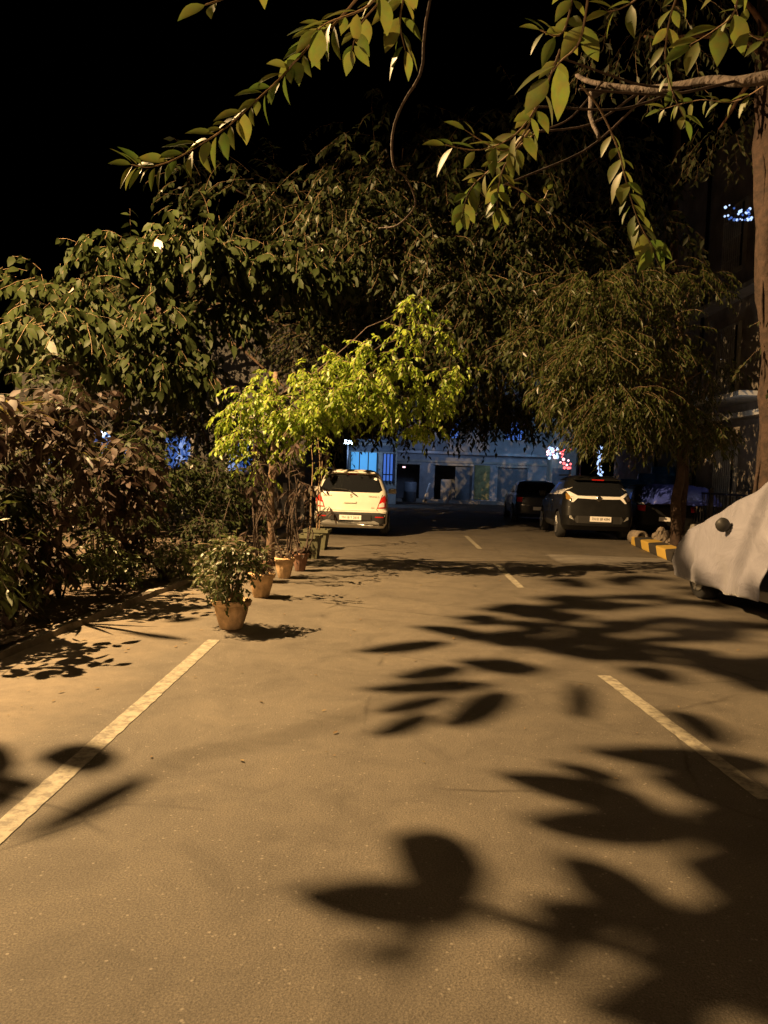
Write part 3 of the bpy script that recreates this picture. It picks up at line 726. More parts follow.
for (px_, py_, Y_, lb_) in ((60, 590, 7.9, 'low green clump on the soil between the two strap-leaved plants and the kerb'), (10, 590, 6.9, 'low green clump at the left edge just behind the kerb'), (95, 590, 8.6, 'low green clump on the soil below the brown-leaved shrubs')):
    shrub('green_shrub', lb_, 'shrub', px_, py_, Y_, .55, .42, .09, 70, 'leaf_bush', T_FAR, tlen=.2, group=GS)
for (px_, Y_, h_, rd_, lb_) in ((150, 12.5, 2.1, .8, 'tall dark green shrub closing the gap behind the brown shrubs'), (205, 13.2, 1.7, .7, 'dark green shrub directly behind the nearest clay pot, further back'), (245, 14.5, 1.5, .6, 'dark green shrub left of the yellow tree trunk'),
                               (95, 11.0, 2.3, .8, 'tall dark green shrub under the middle of the large tree crown'), (30, 9.5, 2.6, .8, 'tallest dark green shrub near the left edge behind the spiky plants'), (-14, 7.4, 1.4, .5, 'dark green shrub low at the left edge, in front of the tallest one')):
    shrub('green_shrub', lb_, 'shrub', px_, 560, Y_, h_, rd_, .12, 170, 'leaf_left', template(2, .45), group=GS)
def strap_plant(px, py, Y, h, n, L, label):
    base = P(px, 560, Y); base.z = .03; t = empty('strap_leaf_plant', base, label=label, cat='plant', group='strap-leaved plants in the left hedge')
    z = P(px, py, Y).z-.03
    bm = bmesh.new(); tube(bm, wob([Vector((0, 0, 0)), Vector((.03, 0, z*.5)), Vector((0, 0, z))], .05), (.014, .008), 7); from_bm('stem', bm, t, 'bark_dark')
    Lv = Leaves()
    for k in range(n):
        a = 2*PI*k/n+random.random()*.5; e = .3+.9*random.random()
        Lv.add((0, 0, z-.1*random.random()), Vector((math.cos(a), math.sin(a), e)), Vector((-math.cos(a)*e, -math.sin(a)*e, 1)), L*(.7+.5*random.random()))
    Lv.build('foliage', T_STRAP, 'leaf_strap', t)
strap_plant(60, 445, 8.3, 0, 22, .55, 'spiky strap-leaved plant with yellowish arching blades over the brown shrubs')
strap_plant(5, 410, 7.2, 0, 20, .5, 'spiky strap-leaved plant cut by the left edge of the photo')

# ------------------------------------------------------------------ potted plants
def pot_mesh(parent, r, h, matl, flute=.04):
    bm = bmesh.new()
    lathe(bm, [(r*.55, 0), (r*.6, .01), (r*.84, h*.55), (r*.9, h*.8), (r*1.0, h*.81), (r*1.03, h*.9), (r*1.0, h), (r*.9, h), (r*.87, h*.86)], 48, flute=flute, fn=12)
    from_bm('pot', bm, parent, matl, False)
    bmr = bmesh.new(); tube(bmr, [(r*1.02*math.cos(2*PI*k/24)*(1+.01*math.sin(k*3)), r*1.02*math.sin(2*PI*k/24), h*.94+.004*math.sin(k*2.3)) for k in range(25)], .011, 6, caps=False); from_bm('rim', bmr, parent, matl)
    bm = bmesh.new(); lathe(bm, [(r*.2, h*.84), (r*.86, h*.86), (r*.4, h*.9)], 20); from_bm('soil', bm, parent, 'soil')
GP = 'round clay pots along the left side of the road'
def potted(x, Y, r, h, matl, label, kind):
    t = empty('potted_plant', (x, Y, 0), rz=random.random(), label=label, cat='potted plant', group=GP)
    pot_mesh(t, r, h, matl)
    bm = bmesh.new(); Lv = Leaves(); tw = []
    if kind == 'bush':
        for k in range(9):
            a = 2*PI*k/9; e = Vector((math.cos(a)*.2, math.sin(a)*.2, h+.3+.15*random.random()))
            tube(bm, wob(smooth_path([(0, 0, h*.85), (e.x*.4, e.y*.4, h+.18), e], 4), .04), (.010, .004), 6)
        for k in range(16):
            a = random.random()*2*PI; rr = .27*math.sqrt(random.random())
            cluster(Lv, tw, (math.cos(a)*rr, math.sin(a)*rr, h+.10+.44*random.random()), (.12, .12, .09), 16, .052, per=9, tlen=.13, droop=.5, shell=.2)
        from_bm('stem', bm, t, 'twig'); Lv.build('foliage', template(2, .55, .2, .25), 'leaf_bush', t, tw)
    else:
        for k in range(kind):
            a = random.random()*2*PI; H = .7+.95*random.random(); s = .18+.2*random.random()
            pts = [Vector((.04*math.cos(a), .04*math.sin(a), h*.85)), Vector((s*.5*math.cos(a), s*.5*math.sin(a), h+H*.35)), Vector((s*.5*math.cos(a+.8), s*.5*math.sin(a+.8), h+H*.7)), Vector((s*math.cos(a+.3), s*math.sin(a+.3), h+H))]
            pp = wob(smooth_path(pts, 5), .08, 2); tube(bm, pp, (.012, .004), 6)
            cluster(Lv, tw, pp[-1], (.1, .1, .1), 3, .12, per=5, tlen=.15, droop=.9, shell=.2)
            if random.random() < .3: cluster(Lv, tw, pp[8], (.1, .1, .08), 3, .11, per=5, tlen=.12, droop=1.0, shell=.2)
        from_bm('stem', bm, t, 'bark_mid'); Lv.build('foliage', template(3, .3), 'leaf_brown', t, tw, 'bark_mid')
        Lb = Leaves(); tq = []; cluster(Lb, tq, (0, 0, h+.08), (r*.8, r*.8, .06), 10, .08, per=6, tlen=.12, droop=.4, shell=.2); Lb.build('foliage', T_MID, 'leaf_brown', t, tq)
    return t
gx = lambda px, py: G(px, py)
q = G(231, 628); potted(q.x, q.y, .172, .265, 'terracotta', 'nearest clay pot holding a round leafy green bush beside the edge line', 'bush')
q = G(261, 597); potted(q.x, q.y, .15, .28, 'terracotta', 'second clay pot from the front with sparse brown-leaved stems', 3)
q = G(268, 588); potted(q.x-.16, q.y+.5, .13, .26, 'terracotta_dark', 'dark clay pot tucked behind the second one, mostly hidden', 3)
q = G(284, 578); potted(q.x, q.y, .135, .28, 'terracotta', 'third clay pot in the front row with several curving bare stems', 6)
q = G(300, 571); potted(q.x, q.y, .12, .27, 'terracotta_dark', 'narrow darker clay pot just before the square planters', 7)
def square_planter(px, py, w, h, label, hs):
    q = G(px, py); t = empty('square_planter', (q.x, q.y, 0), rz=math.radians(-4), label=label, cat='planter', group='square green planters')
    bm = bmesh.new(); prof = [(.74, 0), (.92, h*.86), (1.06, h*.86), (1.06, h), (.9, h), (.88, h*.88)]; prev = None
    for s, z in prof:
        row = [bm.verts.new((sx*w/2*s, sy*w/2*s, z)) for sx, sy in ((-1, -1), (1, -1), (1, 1), (-1, 1))]
        if prev:
            for k in range(4): bm.faces.new((prev[k], prev[(k+1) % 4], row[(k+1) % 4], row[k]))
        else: bm.faces.new(row[::-1])
        prev = row
    from_bm('pot', bm, t, 'planter')
    boxobj('soil', (0, 0, h*.86), (w*.86, w*.86, .03), 'soil', t)
    bm = bmesh.new(); Lv = Leaves(); tw = []
    for k, H in enumerate(hs):
        p = wob(smooth_path([Vector((.05*k-.03, 0, h*.85)), Vector((.05*k, .02, h+H*.5)), Vector((.08*k-.05, 0, h+H))], 6), .05)
        tube(bm, p, (.016, .007), 6); cluster(Lv, tw, p[-1], (.2, .2, .2), 10, .07, per=8, tlen=.2, droop=.7)
    from_bm('stem', bm, t, 'twig'); Lv.build('foliage', T_FAR, 'leaf_yellow', t, tw)
square_planter(310, 558, .35, .40, 'front square green planter with a thin sapling beside the row of clay pots', (1.5,))
square_planter(317, 549, .44, .38, 'rear square green planter nearest the white hatchback, with two thin stems', (1.7, 1.3))

# ------------------------------------------------------------------ cars
def slice_body(slices, nside=7, ncorner=6, nend=6):
    """closed body from horizontal slices: (z, half width, y rear, y front, corner radius rear, corner radius front, end bow)"""
    bm = bmesh.new(); rings = []
    for (z, w, y0, y1, r0, r1, bow) in slices:
        ring = []
        def corner(cx, cy, r, a0):
            for k in range(ncorner+1):
                a = a0+PI/2*k/ncorner; ring.append([cx+r*math.cos(a), cy+r*math.sin(a)])
        corner(-w+r0, y0+r0, r0, PI); 
        for k in range(1, nend): ring.append([-w+r0+(2*w-2*r0)*k/nend, y0])
        corner(w-r0, y0+r0, r0, 1.5*PI)
        for k in range(1, nside): ring.append([w, y0+r0+(y1-r1-y0-r0)*k/nside])
        corner(w-r1, y1-r1, r1, 0)
        for k in range(1, nend): ring.append([w-r1-(2*w-2*r1)*k/nend, y1])
        corner(-w+r1, y1-r1, r1, PI/2)
        for k in range(1, nside): ring.append([-w, y1-r1-(y1-r1-y0-r0)*k/nside])
        ym = (y0+y1)/2; vs_ = []
        for x, y in ring:
            u = (x/w)**2
            if y < y0+r0+1e-4: y += bow*u
            if y > y1-r1-1e-4: y -= bow*1.6*u
            s = (y-ym)/((y1-y0)/2); x *= 1-.045*abs(s)**3
            vs_.append(bm.verts.new((x, y, z)))
        rings.append(vs_)
    n = len(rings[0])
    for i in range(len(rings)-1):
        for k in range(n):
            f = bm.faces.new((rings[i][k], rings[i][(k+1) % n], rings[i+1][(k+1) % n], rings[i+1][k])); f.smooth = True
    bm.faces.new(rings[0][::-1]); f = bm.faces.new(rings[-1]); f.smooth = True
    bmesh.ops.recalc_face_normals(bm, faces=bm.faces)
    return bm
def interp_slices(keys, n=26):
    zs = [k[0] for k in keys]; out = []
    allz = sorted(set([zs[0]+(zs[-1]-zs[0])*i/n for i in range(n+1)]+zs))
    for z in allz: out.append((z, *[float(np.interp(z, zs, [k[j] for k in keys])) for j in range(1, 7)]))
    return out
def arch_cut(bm, axles, r, halfw):
    me = bpy.data.meshes.new('tmp'); bm.to_mesh(me); bm.free(); o = bpy.data.objects.new('tmp', me); COL.objects.link(o)
    cb = bmesh.new()
    for y in axles:
        for s in (-1, 1):
            bmesh.ops.create_cone(cb, cap_ends=True, segments=28, radius1=r, radius2=r, depth=.5, matrix=Matrix.Translation((s*(halfw-.03), y, r*.86)) @ Matrix.Rotation(PI/2, 4, 'Y'))
    cm = bpy.data.meshes.new('tmpc'); cb.to_mesh(cm); cb.free(); c = bpy.data.objects.new('tmpc', cm); COL.objects.link(c)
    md = o.modifiers.new('b', 'BOOLEAN'); md.object = c; md.operation = 'DIFFERENCE'; md.solver = 'EXACT'
    dg = bpy.context.evaluated_depsgraph_get(); e = o.evaluated_get(dg); nm = bpy.data.meshes.new_from_object(e)
    bpy.data.objects.remove(o); bpy.data.objects.remove(c)
    b2 = bmesh.new(); b2.from_mesh(nm); return b2
def patch(bvh, poly, axis, off_, name, matl, parent, step=.05, side=-1, thick=0.0):
    """surface piece outlined in rear (x,z) or side (y,z) view and laid on the body"""
    bm = bmesh.new()
    if axis == 'y': vs_ = [bm.verts.new((x, -3, z)) for x, z in poly]
    else: vs_ = [bm.verts.new((side*3, y, z)) for y, z in poly]
    bm.faces.new(vs_)
    bmesh.ops.triangulate(bm, faces=bm.faces[:])
    us = [p[0] for p in poly]; zs = [p[1] for p in poly]
    nx_ = int((max(us)-min(us))/step); nz_ = int((max(zs)-min(zs))/step)
    pn = (1, 0, 0) if axis == 'y' else (0, 1, 0)
    for i in range(1, nx_+1):
        co = [0, 0, 0]; co[0 if axis == 'y' else 1] = min(us)+i*step
        bmesh.ops.bisect_plane(bm, geom=bm.verts[:]+bm.edges[:]+bm.faces[:], plane_co=co, plane_no=pn)
    for i in range(1, nz_+1):
        bmesh.ops.bisect_plane(bm, geom=bm.verts[:]+bm.edges[:]+bm.faces[:], plane_co=(0, 0, min(zs)+i*step), plane_no=(0, 0, 1))
    d = Vector((0, 1, 0)) if axis == 'y' else Vector((-side, 0, 0))
    for v_ in bm.verts:
        hit = bvh.ray_cast(v_.co, d)
        if hit[0] is None: hit = (bvh.find_nearest(Vector((v_.co.x, 0 if axis == 'y' else v_.co.y, v_.co.z)) if axis == 'y' else Vector((side*.8, v_.co.y, v_.co.z)))[0],)
        v_.co = hit[0]-d*off_
    for f in bm.faces: f.smooth = True
    bm.normal_update()
    bm.faces.ensure_lookup_table()
    if bm.faces[0].normal.dot(d) > 0: bmesh.ops.reverse_faces(bm, faces=bm.faces)
    return from_bm(name, bm, parent, matl)
def wheel(parent, x, y, r, w=.19, rimm='rim'):
    t = bpy.data.objects.new('wheel', None); COL.objects.link(t); t.parent = parent; t.location = (x, y, r)
    s = 1 if x > 0 else -1
    bm = bmesh.new(); bm2 = bmesh.new()
    prof = [(r*.66, -w/2), (r*.92, -w/2), (r, -w/2+.03), (r, w/2-.03), (r*.92, w/2), (r*.66, w/2)]
    lathe(bm, prof, 28); 
    for v_ in bm.verts: v_.co = Vector((v_.co.z*s, v_.co.x, v_.co.y))
    bmesh.ops.recalc_face_normals(bm, faces=bm.faces)
    from_bm('tyre', bm, t, 'tyre')
    lathe(bm2, [(r*.2, w/2+.004), (r*.62, w/2+.004), (r*.66, w/2+.012), (r*.64, w/2+.006)], 28)
    for v_ in bm2.verts: v_.co = Vector((v_.co.z*s, v_.co.x, v_.co.y))
    for k in range(5):
        a = 2*PI*k/5; box(bm2, (s*(w/2+.012), math.cos(a)*r*.36, math.sin(a)*r*.36), (.02, r*.14, r*.6), rot=Matrix.Rotation(a-PI/2, 4, 'X'))
    bmesh.ops.recalc_face_normals(bm2, faces=bm2.faces)
    from_bm('rim', bm2, t, rimm)
    t.empty_display_size = .1
    return t
def text_mesh(txt, size, name, matl, parent, loc, rot=(PI/2, 0, 0), sx=1.0):
    cu = bpy.data.curves.new('t', 'FONT'); cu.body = txt; cu.size = size; cu.align_x = 'CENTER'; cu.align_y = 'CENTER'; cu.extrude = .001
    to = bpy.data.objects.new('t', cu); COL.objects.link(to); dg = bpy.context.evaluated_depsgraph_get()
    me = bpy.data.meshes.new_from_object(to.evaluated_get(dg)); bpy.data.objects.remove(to)
    me.name = name; o = link(name, me, parent, matl); o.location = loc; o.rotation_euler = rot; o.scale = (sx, 1, 1); return o
def finish_body(bm, parent, matl, name='body'):
    bvh = BVHTree.FromBMesh(bm); me = bpy.data.meshes.new(name); bm.to_mesh(me); bm.free()
    o = link(name, me, parent, matl)
    for p in me.polygons: p.use_smooth = True
    me.set_sharp_from_angle(angle=math.radians(35)); return o, bvh

def hit_y(bvh, x, z, off_=.012):
    h_ = bvh.ray_cast(Vector((x, -3, z)), Vector((0, 1, 0))); return (h_[0].y if h_[0] else 0)-off_

# --- white/cream hatchback (rear view)
K = [(.20, .74, .10, 3.5, .14, .25, .05), (.30, .79, .00, 3.60, .16, .3, .06), (.50, .80, -.02, 3.62, .16, .35, .06), (.585, .80, .0, 3.6, .16, .35, .06),
     (.62, .795, .07, 3.58, .16, .35, .05), (.80, .79, .09, 3.45, .15, .4, .05), (.98, .77, .12, 2.95, .14, .4, .05), (1.05, .75, .15, 2.7, .14, .35, .05),
     (1.38, .62, .30, 2.15, .2, .25, .05), (1.46, .565, .34, 2.0, .2, .2, .05), (1.515, .48, .44, 1.85, .16, .15, .04), (1.545, .38, .6, 1.6, .1, .1, .0)]
pw = G(352, 537)
wc = empty('white_hatchback', (pw.x-.06, pw.y+.1, 0), rz=math.radians(1.0), label='cream-white small hatchback with dark lower bumper parked on the left, seen from behind', cat='car')
bm = arch_cut(slice_body(interp_slices(K)), (.68, 3.0), .34, .80)
wc.scale = (1.09, 1, 1)
body, bv = finish_body(bm, wc, 'cream')
patch(bv, [(-.58, 1.02), (.58, 1.02), (.655, 1.08), (.545, 1.38), (.47, 1.425), (-.47, 1.425), (-.545, 1.38), (-.655, 1.08)], 'y', .006, 'rear_window', 'glass', wc)
patch(bv, [(-.81, .26), (.81, .26), (.81, .53), (.60, .565), (-.60, .565), (-.81, .53)], 'y', .006, 'bumper_cladding', 'cladding', wc)
patch(bv, [(-.62, .25), (.62, .25), (.60, .33), (.5, .375), (.42, .375), (.33, .32), (-.33, .32), (-.42, .375), (-.5, .375), (-.60, .33)], 'y', .014, 'skid_plate', 'silver', wc)
for s in (-1, 1):
    pl = [(s*.70, .965), (s*.745, .90), (s*.80, .83), (s*.79, .70), (s*.70, .665), (s*.56, .66), (s*.575, .72), (s*.62, .80), (s*.64, .90)]
    tlp = patch(bv, pl if s < 0 else pl[::-1], 'y', .010, 'tail_light', 'red_lens', wc, step=.03)
    pc = [(s*.66, .80), (s*.70, .79), (s*.71, .70), (s*.58, .68), (s*.60, .76)]
    patch(bv, pc, 'y', .014, 'clear_lens', 'clear_lens', tlp, step=.03)
    patch(bv, [(s*.52, .45), (s*.70, .45), (s*.70, .475), (s*.52, .475)], 'y', .012, 'reflector', 'red_lens', wc, step=.04)
    # side glass and dark wheel cladding
    patch(bv, [(.45, 1.02), (2.55, .99), (2.15, 1.36), (1.9, 1.42), (.7, 1.42), (.5, 1.3)], 'x', .005, 'side_window', 'glass', wc, side=s)
    patch(bv, [(1.02, .21), (2.66, .21), (2.66, .33), (1.02, .33)], 'x', .006, 'sill_cladding', 'cladding', wc, side=s)
    boxobj('roof_rail', (s*.56, 1.35, 1.56), (.03, 1.4, .03), 'silver', wc, bevel=.008)
    bm = bmesh.new(); box(bm, (0, 0, 0), (.19, .09, .13), bevel=.03); mi = from_bm('side_mirror', bm, wc, 'cream'); mi.location = (s*.88, 2.35, 1.02)
boxobj('number_plate', (0, hit_y(bv, 0, .44)-.01, .44), (.46, .012, .11), 'plate', wc, bevel=.003)
text_mesh('TN 18 Y 2616', .082, 'lettering', 'ink', wc, (0, hit_y(bv, 0, .44)-.018, .44), sx=.78)
bm = bmesh.new(); box(bm, (0, 0, 0), (.86, .012, .135)); pr = from_bm('plate_recess', bm, wc, 'seam'); pr.location = (0, hit_y(bv, 0, .45)+.004, .45)
text_mesh('MARUTI SUZUKI', .045, 'lettering', 'chrome', wc, (-.50, hit_y(bv, -.5, .925), .925), sx=.6)
text_mesh('CELERIO X', .045, 'lettering', 'chrome', wc, (.48, hit_y(bv, .48, .925), .925))
text_mesh('ZXI', .04, 'lettering', 'chrome', wc, (.46, hit_y(bv, .46, .67), .67))
text_mesh('S', .11, 'badge', 'chrome', wc, (0, hit_y(bv, 0, .93), .93), sx=1.2)
bm = bmesh.new(); box(bm, (0, 0, 0), (.26, .03, .045), bevel=.012); hdl = from_bm('hatch_handle', bm, wc, 'cream'); hdl.location = (-.02, hit_y(bv, 0, .79)-.004, .79)
bm = bmesh.new(); seam = [(-.66, .97), (-.60, .80), (-.545, .63), (-.5, .60), (.5, .60), (.545, .63), (.60, .80), (.66, .97)]
tube(bm, [(x, hit_y(bv, x, z, .001), z) for x, z in smooth_path([Vector((x, z, 0)) for x, z in seam], 3) for (x, z) in [(x, z)]] if False else [(p.x, hit_y(bv, p.x, p.y, .001), p.y) for p in smooth_path([Vector((x, z, 0)) for x, z in seam], 3)], .006, 5); from_bm('tailgate_seam', bm, wc, 'seam')
bm = bmesh.new(); tube(bm, [(.0, hit_y(bv, 0, 1.03)-.02, 1.03), (-.12, hit_y(bv, -.12, 1.07)-.03, 1.075), (-.42, hit_y(bv, -.42, 1.09)-.02, 1.09)], .008, 6)
tube(bm, [(-.05, hit_y(bv, 0, 1.05)-.02, 1.06), (.12, hit_y(bv, .1, .95)-.02, .94)], .012, 6); from_bm('wiper', bm, wc, 'cladding')
boxobj('spoiler', (0, .32, 1.472), (.98, .16, .03), 'cream', wc, bevel=.012)
boxobj('brake_light', (0, hit_y(bv, 0, 1.435)-.012, 1.435), (.2, .012, .02), 'red_lens', wc)
bm = bmesh.new(); bmesh.ops.create_cone(bm, cap_ends=True, segments=16, radius1=.035, radius2=.035, depth=.006, matrix=Matrix.Rotation(PI/2, 4, 'X')); st = from_bm('sticker', bm, wc, 'plate'); st.location = (.5, hit_y(bv, .5, 1.33)-.01, 1.33)
for x in (-.71, .71):
    for y in (.68, 3.0): wheel(wc, x, y, .29)

# --- black crossover on the right
K2 = [(.24, .82, .12, 3.85, .15, .3, .05), (.36, .88, .0, 3.98, .18, .35, .07), (.60, .90, -.02, 4.0, .2, .4, .07), (.85, .895, .05, 3.9, .2, .45, .07), (1.0, .87, .08, 3.4, .2, .45, .06),
      (1.08, .84, .11, 2.95, .2, .4, .06), (1.20, .79, .22, 2.7, .2, .35, .05), (1.42, .70, .42, 2.3, .18, .3, .04), (1.50, .64, .50, 2.1, .17, .25, .03), (1.565, .54, .62, 1.9, .15, .2, .02), (1.60, .36, .85, 1.6, .12, .12, 0)]
ps = G(599, 541)
sv = empty('black_crossover', (ps.x, ps.y+.1, 0), rz=math.radians(-1.5), label='black crossover with a white band across its tail parked on the right, seen from behind', cat='car')
body, bv = finish_body(arch_cut(slice_body(interp_slices(K2)), (.80, 3.25), .39, .90), sv, 'black_paint')
patch(bv, [(-.60, 1.13), (.60, 1.13), (.66, 1.17), (.55, 1.45), (-.55, 1.45), (-.66, 1.17)], 'y', .006, 'rear_window', 'glass', sv)
band = patch(bv, [(-.77, 1.19), (-.70, 1.19), (-.52, 1.095), (0, 1.07), (.52, 1.095), (.70, 1.19), (.77, 1.19), (.60, 1.06), (.68, .93), (.63, .93), (.52, 1.03), (0, 1.015), (-.52, 1.03), (-.63, .93), (-.68, .93), (-.60, 1.06)], 'y', .012, 'tail_band', 'white_trim', sv, step=.04)
for s in (-1, 1):
    patch(bv, [(s*.79, 1.10), (s*.77, 1.15), (s*.66, 1.06), (s*.70, .97), (s*.79, 1.0)], 'y', .010, 'tail_light', 'amber_lens' if s < 0 else 'dark_lens', sv, step=.03)
    patch(bv, [(s*.60, .48), (s*.72, .54), (s*.72, .60), (s*.68, .60)], 'y', .012, 'fog_lamp_trim', 'silver', sv, step=.03)
    patch(bv, [(.6, 1.13), (2.75, 1.08), (2.3, 1.38), (2.0, 1.46), (1.0, 1.46)], 'x', .005, 'side_window', 'glass', sv, side=s)
    patch(bv, [(.62, 1.11), (2.75, 1.06), (2.75, 1.085), (.62, 1.14), (.35, 1.3), (.30, 1.28)], 'x', .010, 'beltline_trim', 'white_trim', sv, side=s, step=.06)
    patch(bv, [(1.2, .26), (2.85, .26), (2.85, .42), (1.2, .42)], 'x', .006, 'sill_cladding', 'cladding', sv, side=s)
    for y in (1.5, 2.4): boxobj('door_handle', (s*.915, y, .93), (.03, .2, .035), 'chrome', sv, bevel=.01)
    boxobj('roof_rail', (s*.60, 1.6, 1.60), (.035, 1.5, .035), 'cladding', sv, bevel=.01)
    bm = bmesh.new(); box(bm, (0, 0, 0), (.2, .1, .15), bevel=.03); mi = from_bm('side_mirror', bm, sv, 'black_paint'); mi.location = (s*.98, 2.7, 1.08)
patch(bv, [(-.55, .42), (.55, .42), (.6, .52), (.55, .60), (-.55, .60), (-.6, .52)], 'y', .006, 'bumper_cladding', 'cladding', sv)
boxobj('number_plate', (.03, hit_y(bv, 0, .53)-.015, .53), (.52, .012, .13), 'plate', sv, bevel=.003)
text_mesh('TN 01 BF 4394', .09, 'lettering', 'ink', sv, (.03, hit_y(bv, 0, .53)-.024, .53), sx=.78)
bm = bmesh.new(); lathe(bm, [(.052, 0), (.066, 0), (.066, .01), (.052, .01)], 24); bd = from_bm('badge', bm, sv, 'chrome'); bd.rotation_euler = (PI/2, 0, 0); bd.location = (0, hit_y(bv, 0, 1.03)-.012, 1.03)
text_mesh('T', .09, 'badge', 'ink', sv, (0, hit_y(bv, 0, 1.03)-.026, 1.03))
boxobj('spoiler', (0, .44, 1.50), (1.15, .22, .035), 'black_paint', sv, bevel=.012)
boxobj('brake_light', (0, .322, 1.495), (.3, .012, .022), 'red_lens', sv)
for x in (-.79, .79):
    for y in (.80, 3.25): wheel(sv, x, y, .335, .21)

# --- plainer parked cars further back
def plain_car(K, name, label, loc, rz, paint, hw, axles, r, tail=True):
    t = empty(name, loc, rz, label=label, cat='car')
    body, bv = finish_body(arch_cut(slice_body(interp_slices(K)), axles, r*1.17, hw), t, paint)
    ztop = K[-1][0]; zb = .95
    patch(bv, [(-hw*.72, zb+.06), (hw*.72, zb+.06), (hw*.62, ztop-.13), (-hw*.62, ztop-.13)], 'y', .006, 'rear_window', 'glass', t)
    for s in (-1, 1):
        patch(bv, [(s*hw*.97, .86), (s*hw*.70, .86), (s*hw*.72, .70), (s*hw*.97, .72)], 'y', .008, 'tail_light', 'red_lens', t, step=.04)
        patch(bv, [(K[-3][2]+.15, zb+.04), (2.9, zb+.02), (2.3, ztop-.14), (K[-3][2]+.35, ztop-.14)], 'x', .005, 'side_window', 'glass', t, side=s)
    boxobj('number_plate', (0, hit_y(bv, 0, .5)-.012, .5), (.5, .012, .11), 'plate', t)
    for x in (-hw+.09, hw-.09):
        for y in axles: wheel(t, x, y, r)
    return t, bv
KS = [(.20, .76, .1, 4.1, .15, .3, .05), (.32, .83, .0, 4.2, .2, .35, .06), (.6, .85, -.02, 4.22, .2, .4, .06), (.86, .83, .03, 4.0, .2, .4, .05), (.93, .80, .12, 3.4, .2, .4, .04),
      (.97, .76, .55, 3.2, .2, .4, .03), (1.25, .66, .95, 2.6, .18, .3, .02), (1.36, .58, 1.1, 2.4, .15, .2, .02), (1.42, .4, 1.4, 2.0, .1, .1, 0)]
p3 = P(541, 500, 25.5)
plain_car(KS, 'navy_sedan', 'dark blue sedan parked beyond the black crossover, catching blue light', (p3.x, 25.5, 0), math.radians(-2), 'navy_paint', .85, (.75, 3.3), .3)
K4 = [(k[0]*.93, *k[1:]) for k in K]
p4 = P(668, 520, 21.0)
dk, bvd = plain_car(KS, 'dark_sedan', 'dark sedan parked right of the black crossover with a blue sheet over its roof', (p4.x, 21.0, 0), math.radians(-3), 'black_paint', .85, (.75, 3.3), .3)
patch(bvd, [(-.80, .88), (.3, .90), (.3, .93), (-.78, .925)], 'y', .02, 'boot_highlight', 'white_trim', dk, step=.05)  # light caught on the boot edge, painted as a pale strip
# blue tarpaulin
def sheet_cloth(name, cx, cy, z, w, d, label, cat, matl, seed, drop=.35):
    bm = bmesh.new(); nx_, ny_ = 34, 26; g = []
    for j in range(ny_+1):
        row = []
        for i in range(nx_+1):
            u = i/nx_*2-1; vv = j/ny_*2-1; e = max(abs(u), abs(vv))
            zz = z-drop*max(0, (e-.6)/.4)**1.4+.06*noise.noise(Vector((u*2.2+seed, vv*2.2, 0)))+.03*noise.noise(Vector((u*6, vv*6, seed)))
            row.append(bm.verts.new((u*w/2*(1-.06*max(0, e-.6)), vv*d/2, zz-z)))
        g.append(row)
    for j in range(ny_):
        for i in range(nx_): bm.faces.new((g[j][i], g[j][i+1], g[j+1][i+1], g[j+1][i]))
    o = from_bm(name, bm, None, matl, True); o.location = (cx, cy, z); tag(o, label, cat); md = o.modifiers.new('s', 'SOLIDIFY'); md.thickness = .004; return o
pt = P(690, 500, 20.0)
sheet_cloth('blue_tarpaulin', pt.x+.1, 21.4, 1.42, 1.9, 2.1, 'crumpled dark blue tarpaulin spread behind the thin trunk beside the covered car', 'tarpaulin', 'tarp', 3.3, .5)
# blue barrels behind
def barrel(px, Y, z, r, h, label):
    p = P(px, 480, Y); o = bmesh.new(); lathe(o, [(r*.86, 0), (r*.94, .02), (r, h*.3), (r*1.03, h*.33), (r, h*.36), (r, h*.63), (r*1.03, h*.66), (r, h*.69), (r*.94, h-.03), (r*.88, h), (r*.5, h), (r*.5, h-.015)], 24)
    ob = from_bm('water_barrel', o, None, 'blue_plastic'); ob.location = (p.x, Y, z); return tag(ob, label, 'barrel', 'blue water barrels')
lg = boxobj('stone_ledge', (P(655, 480, 27).x+.2, 27.2, .6), (3.4, .8, 1.2), 'pale_wall'); tag(lg, 'low stone ledge carrying the blue barrels behind the parked cars', 'ledge')
barrel(663, 27, 1.2, .42, .85, 'bright blue water barrel standing highest behind the tarpaulin')
barrel(648, 27.1, 1.2, .36, .6, 'shorter blue water barrel left of the bright blue one')
boxy = barrel(630, 27, 1.2, .36, .38, 'squat blue barrel just above the roof of the black crossover')

# --- car under a grey cover
pf = G(690, 588); pr_ = G(765, 632)
cr_ = empty('covered_car', (4.80, 6.75, 0), rz=math.radians(3.0), label='grey hatchback hidden under a loose silver-grey car cover at the right edge', cat='car')
K5 = [(.20, .70, .1, 3.9, .15, .3, .05), (.32, .75, .0, 4.0, .2, .35, .06), (.6, .77, -.02, 4.02, .2, .4, .06), (.84, .75, .03, 3.7, .2, .4, .05), (.93, .72, .06, 3.1, .2, .4, .04),
      (.97, .70, .1, 2.9, .2, .4, .03), (1.30, .60, .4, 2.0, .18, .3, .02), (1.42, .5, .6, 1.8, .15, .2, .02), (1.47, .36, .9, 1.5, .1, .1, 0)]
body, bv = finish_body(arch_cut(slice_body(interp_slices(K5)), (.62, 3.2), .35, .77), cr_, 'navy_paint')
patch(bv, [(.35, .98), (2.7, .96), (2.1, 1.34), (.7, 1.34)], 'x', .005, 'side_window', 'glass', cr_, side=-1)
for x in (-.68, .68):
    for y in (.62, 3.2): wheel(cr_, x, y, .30)
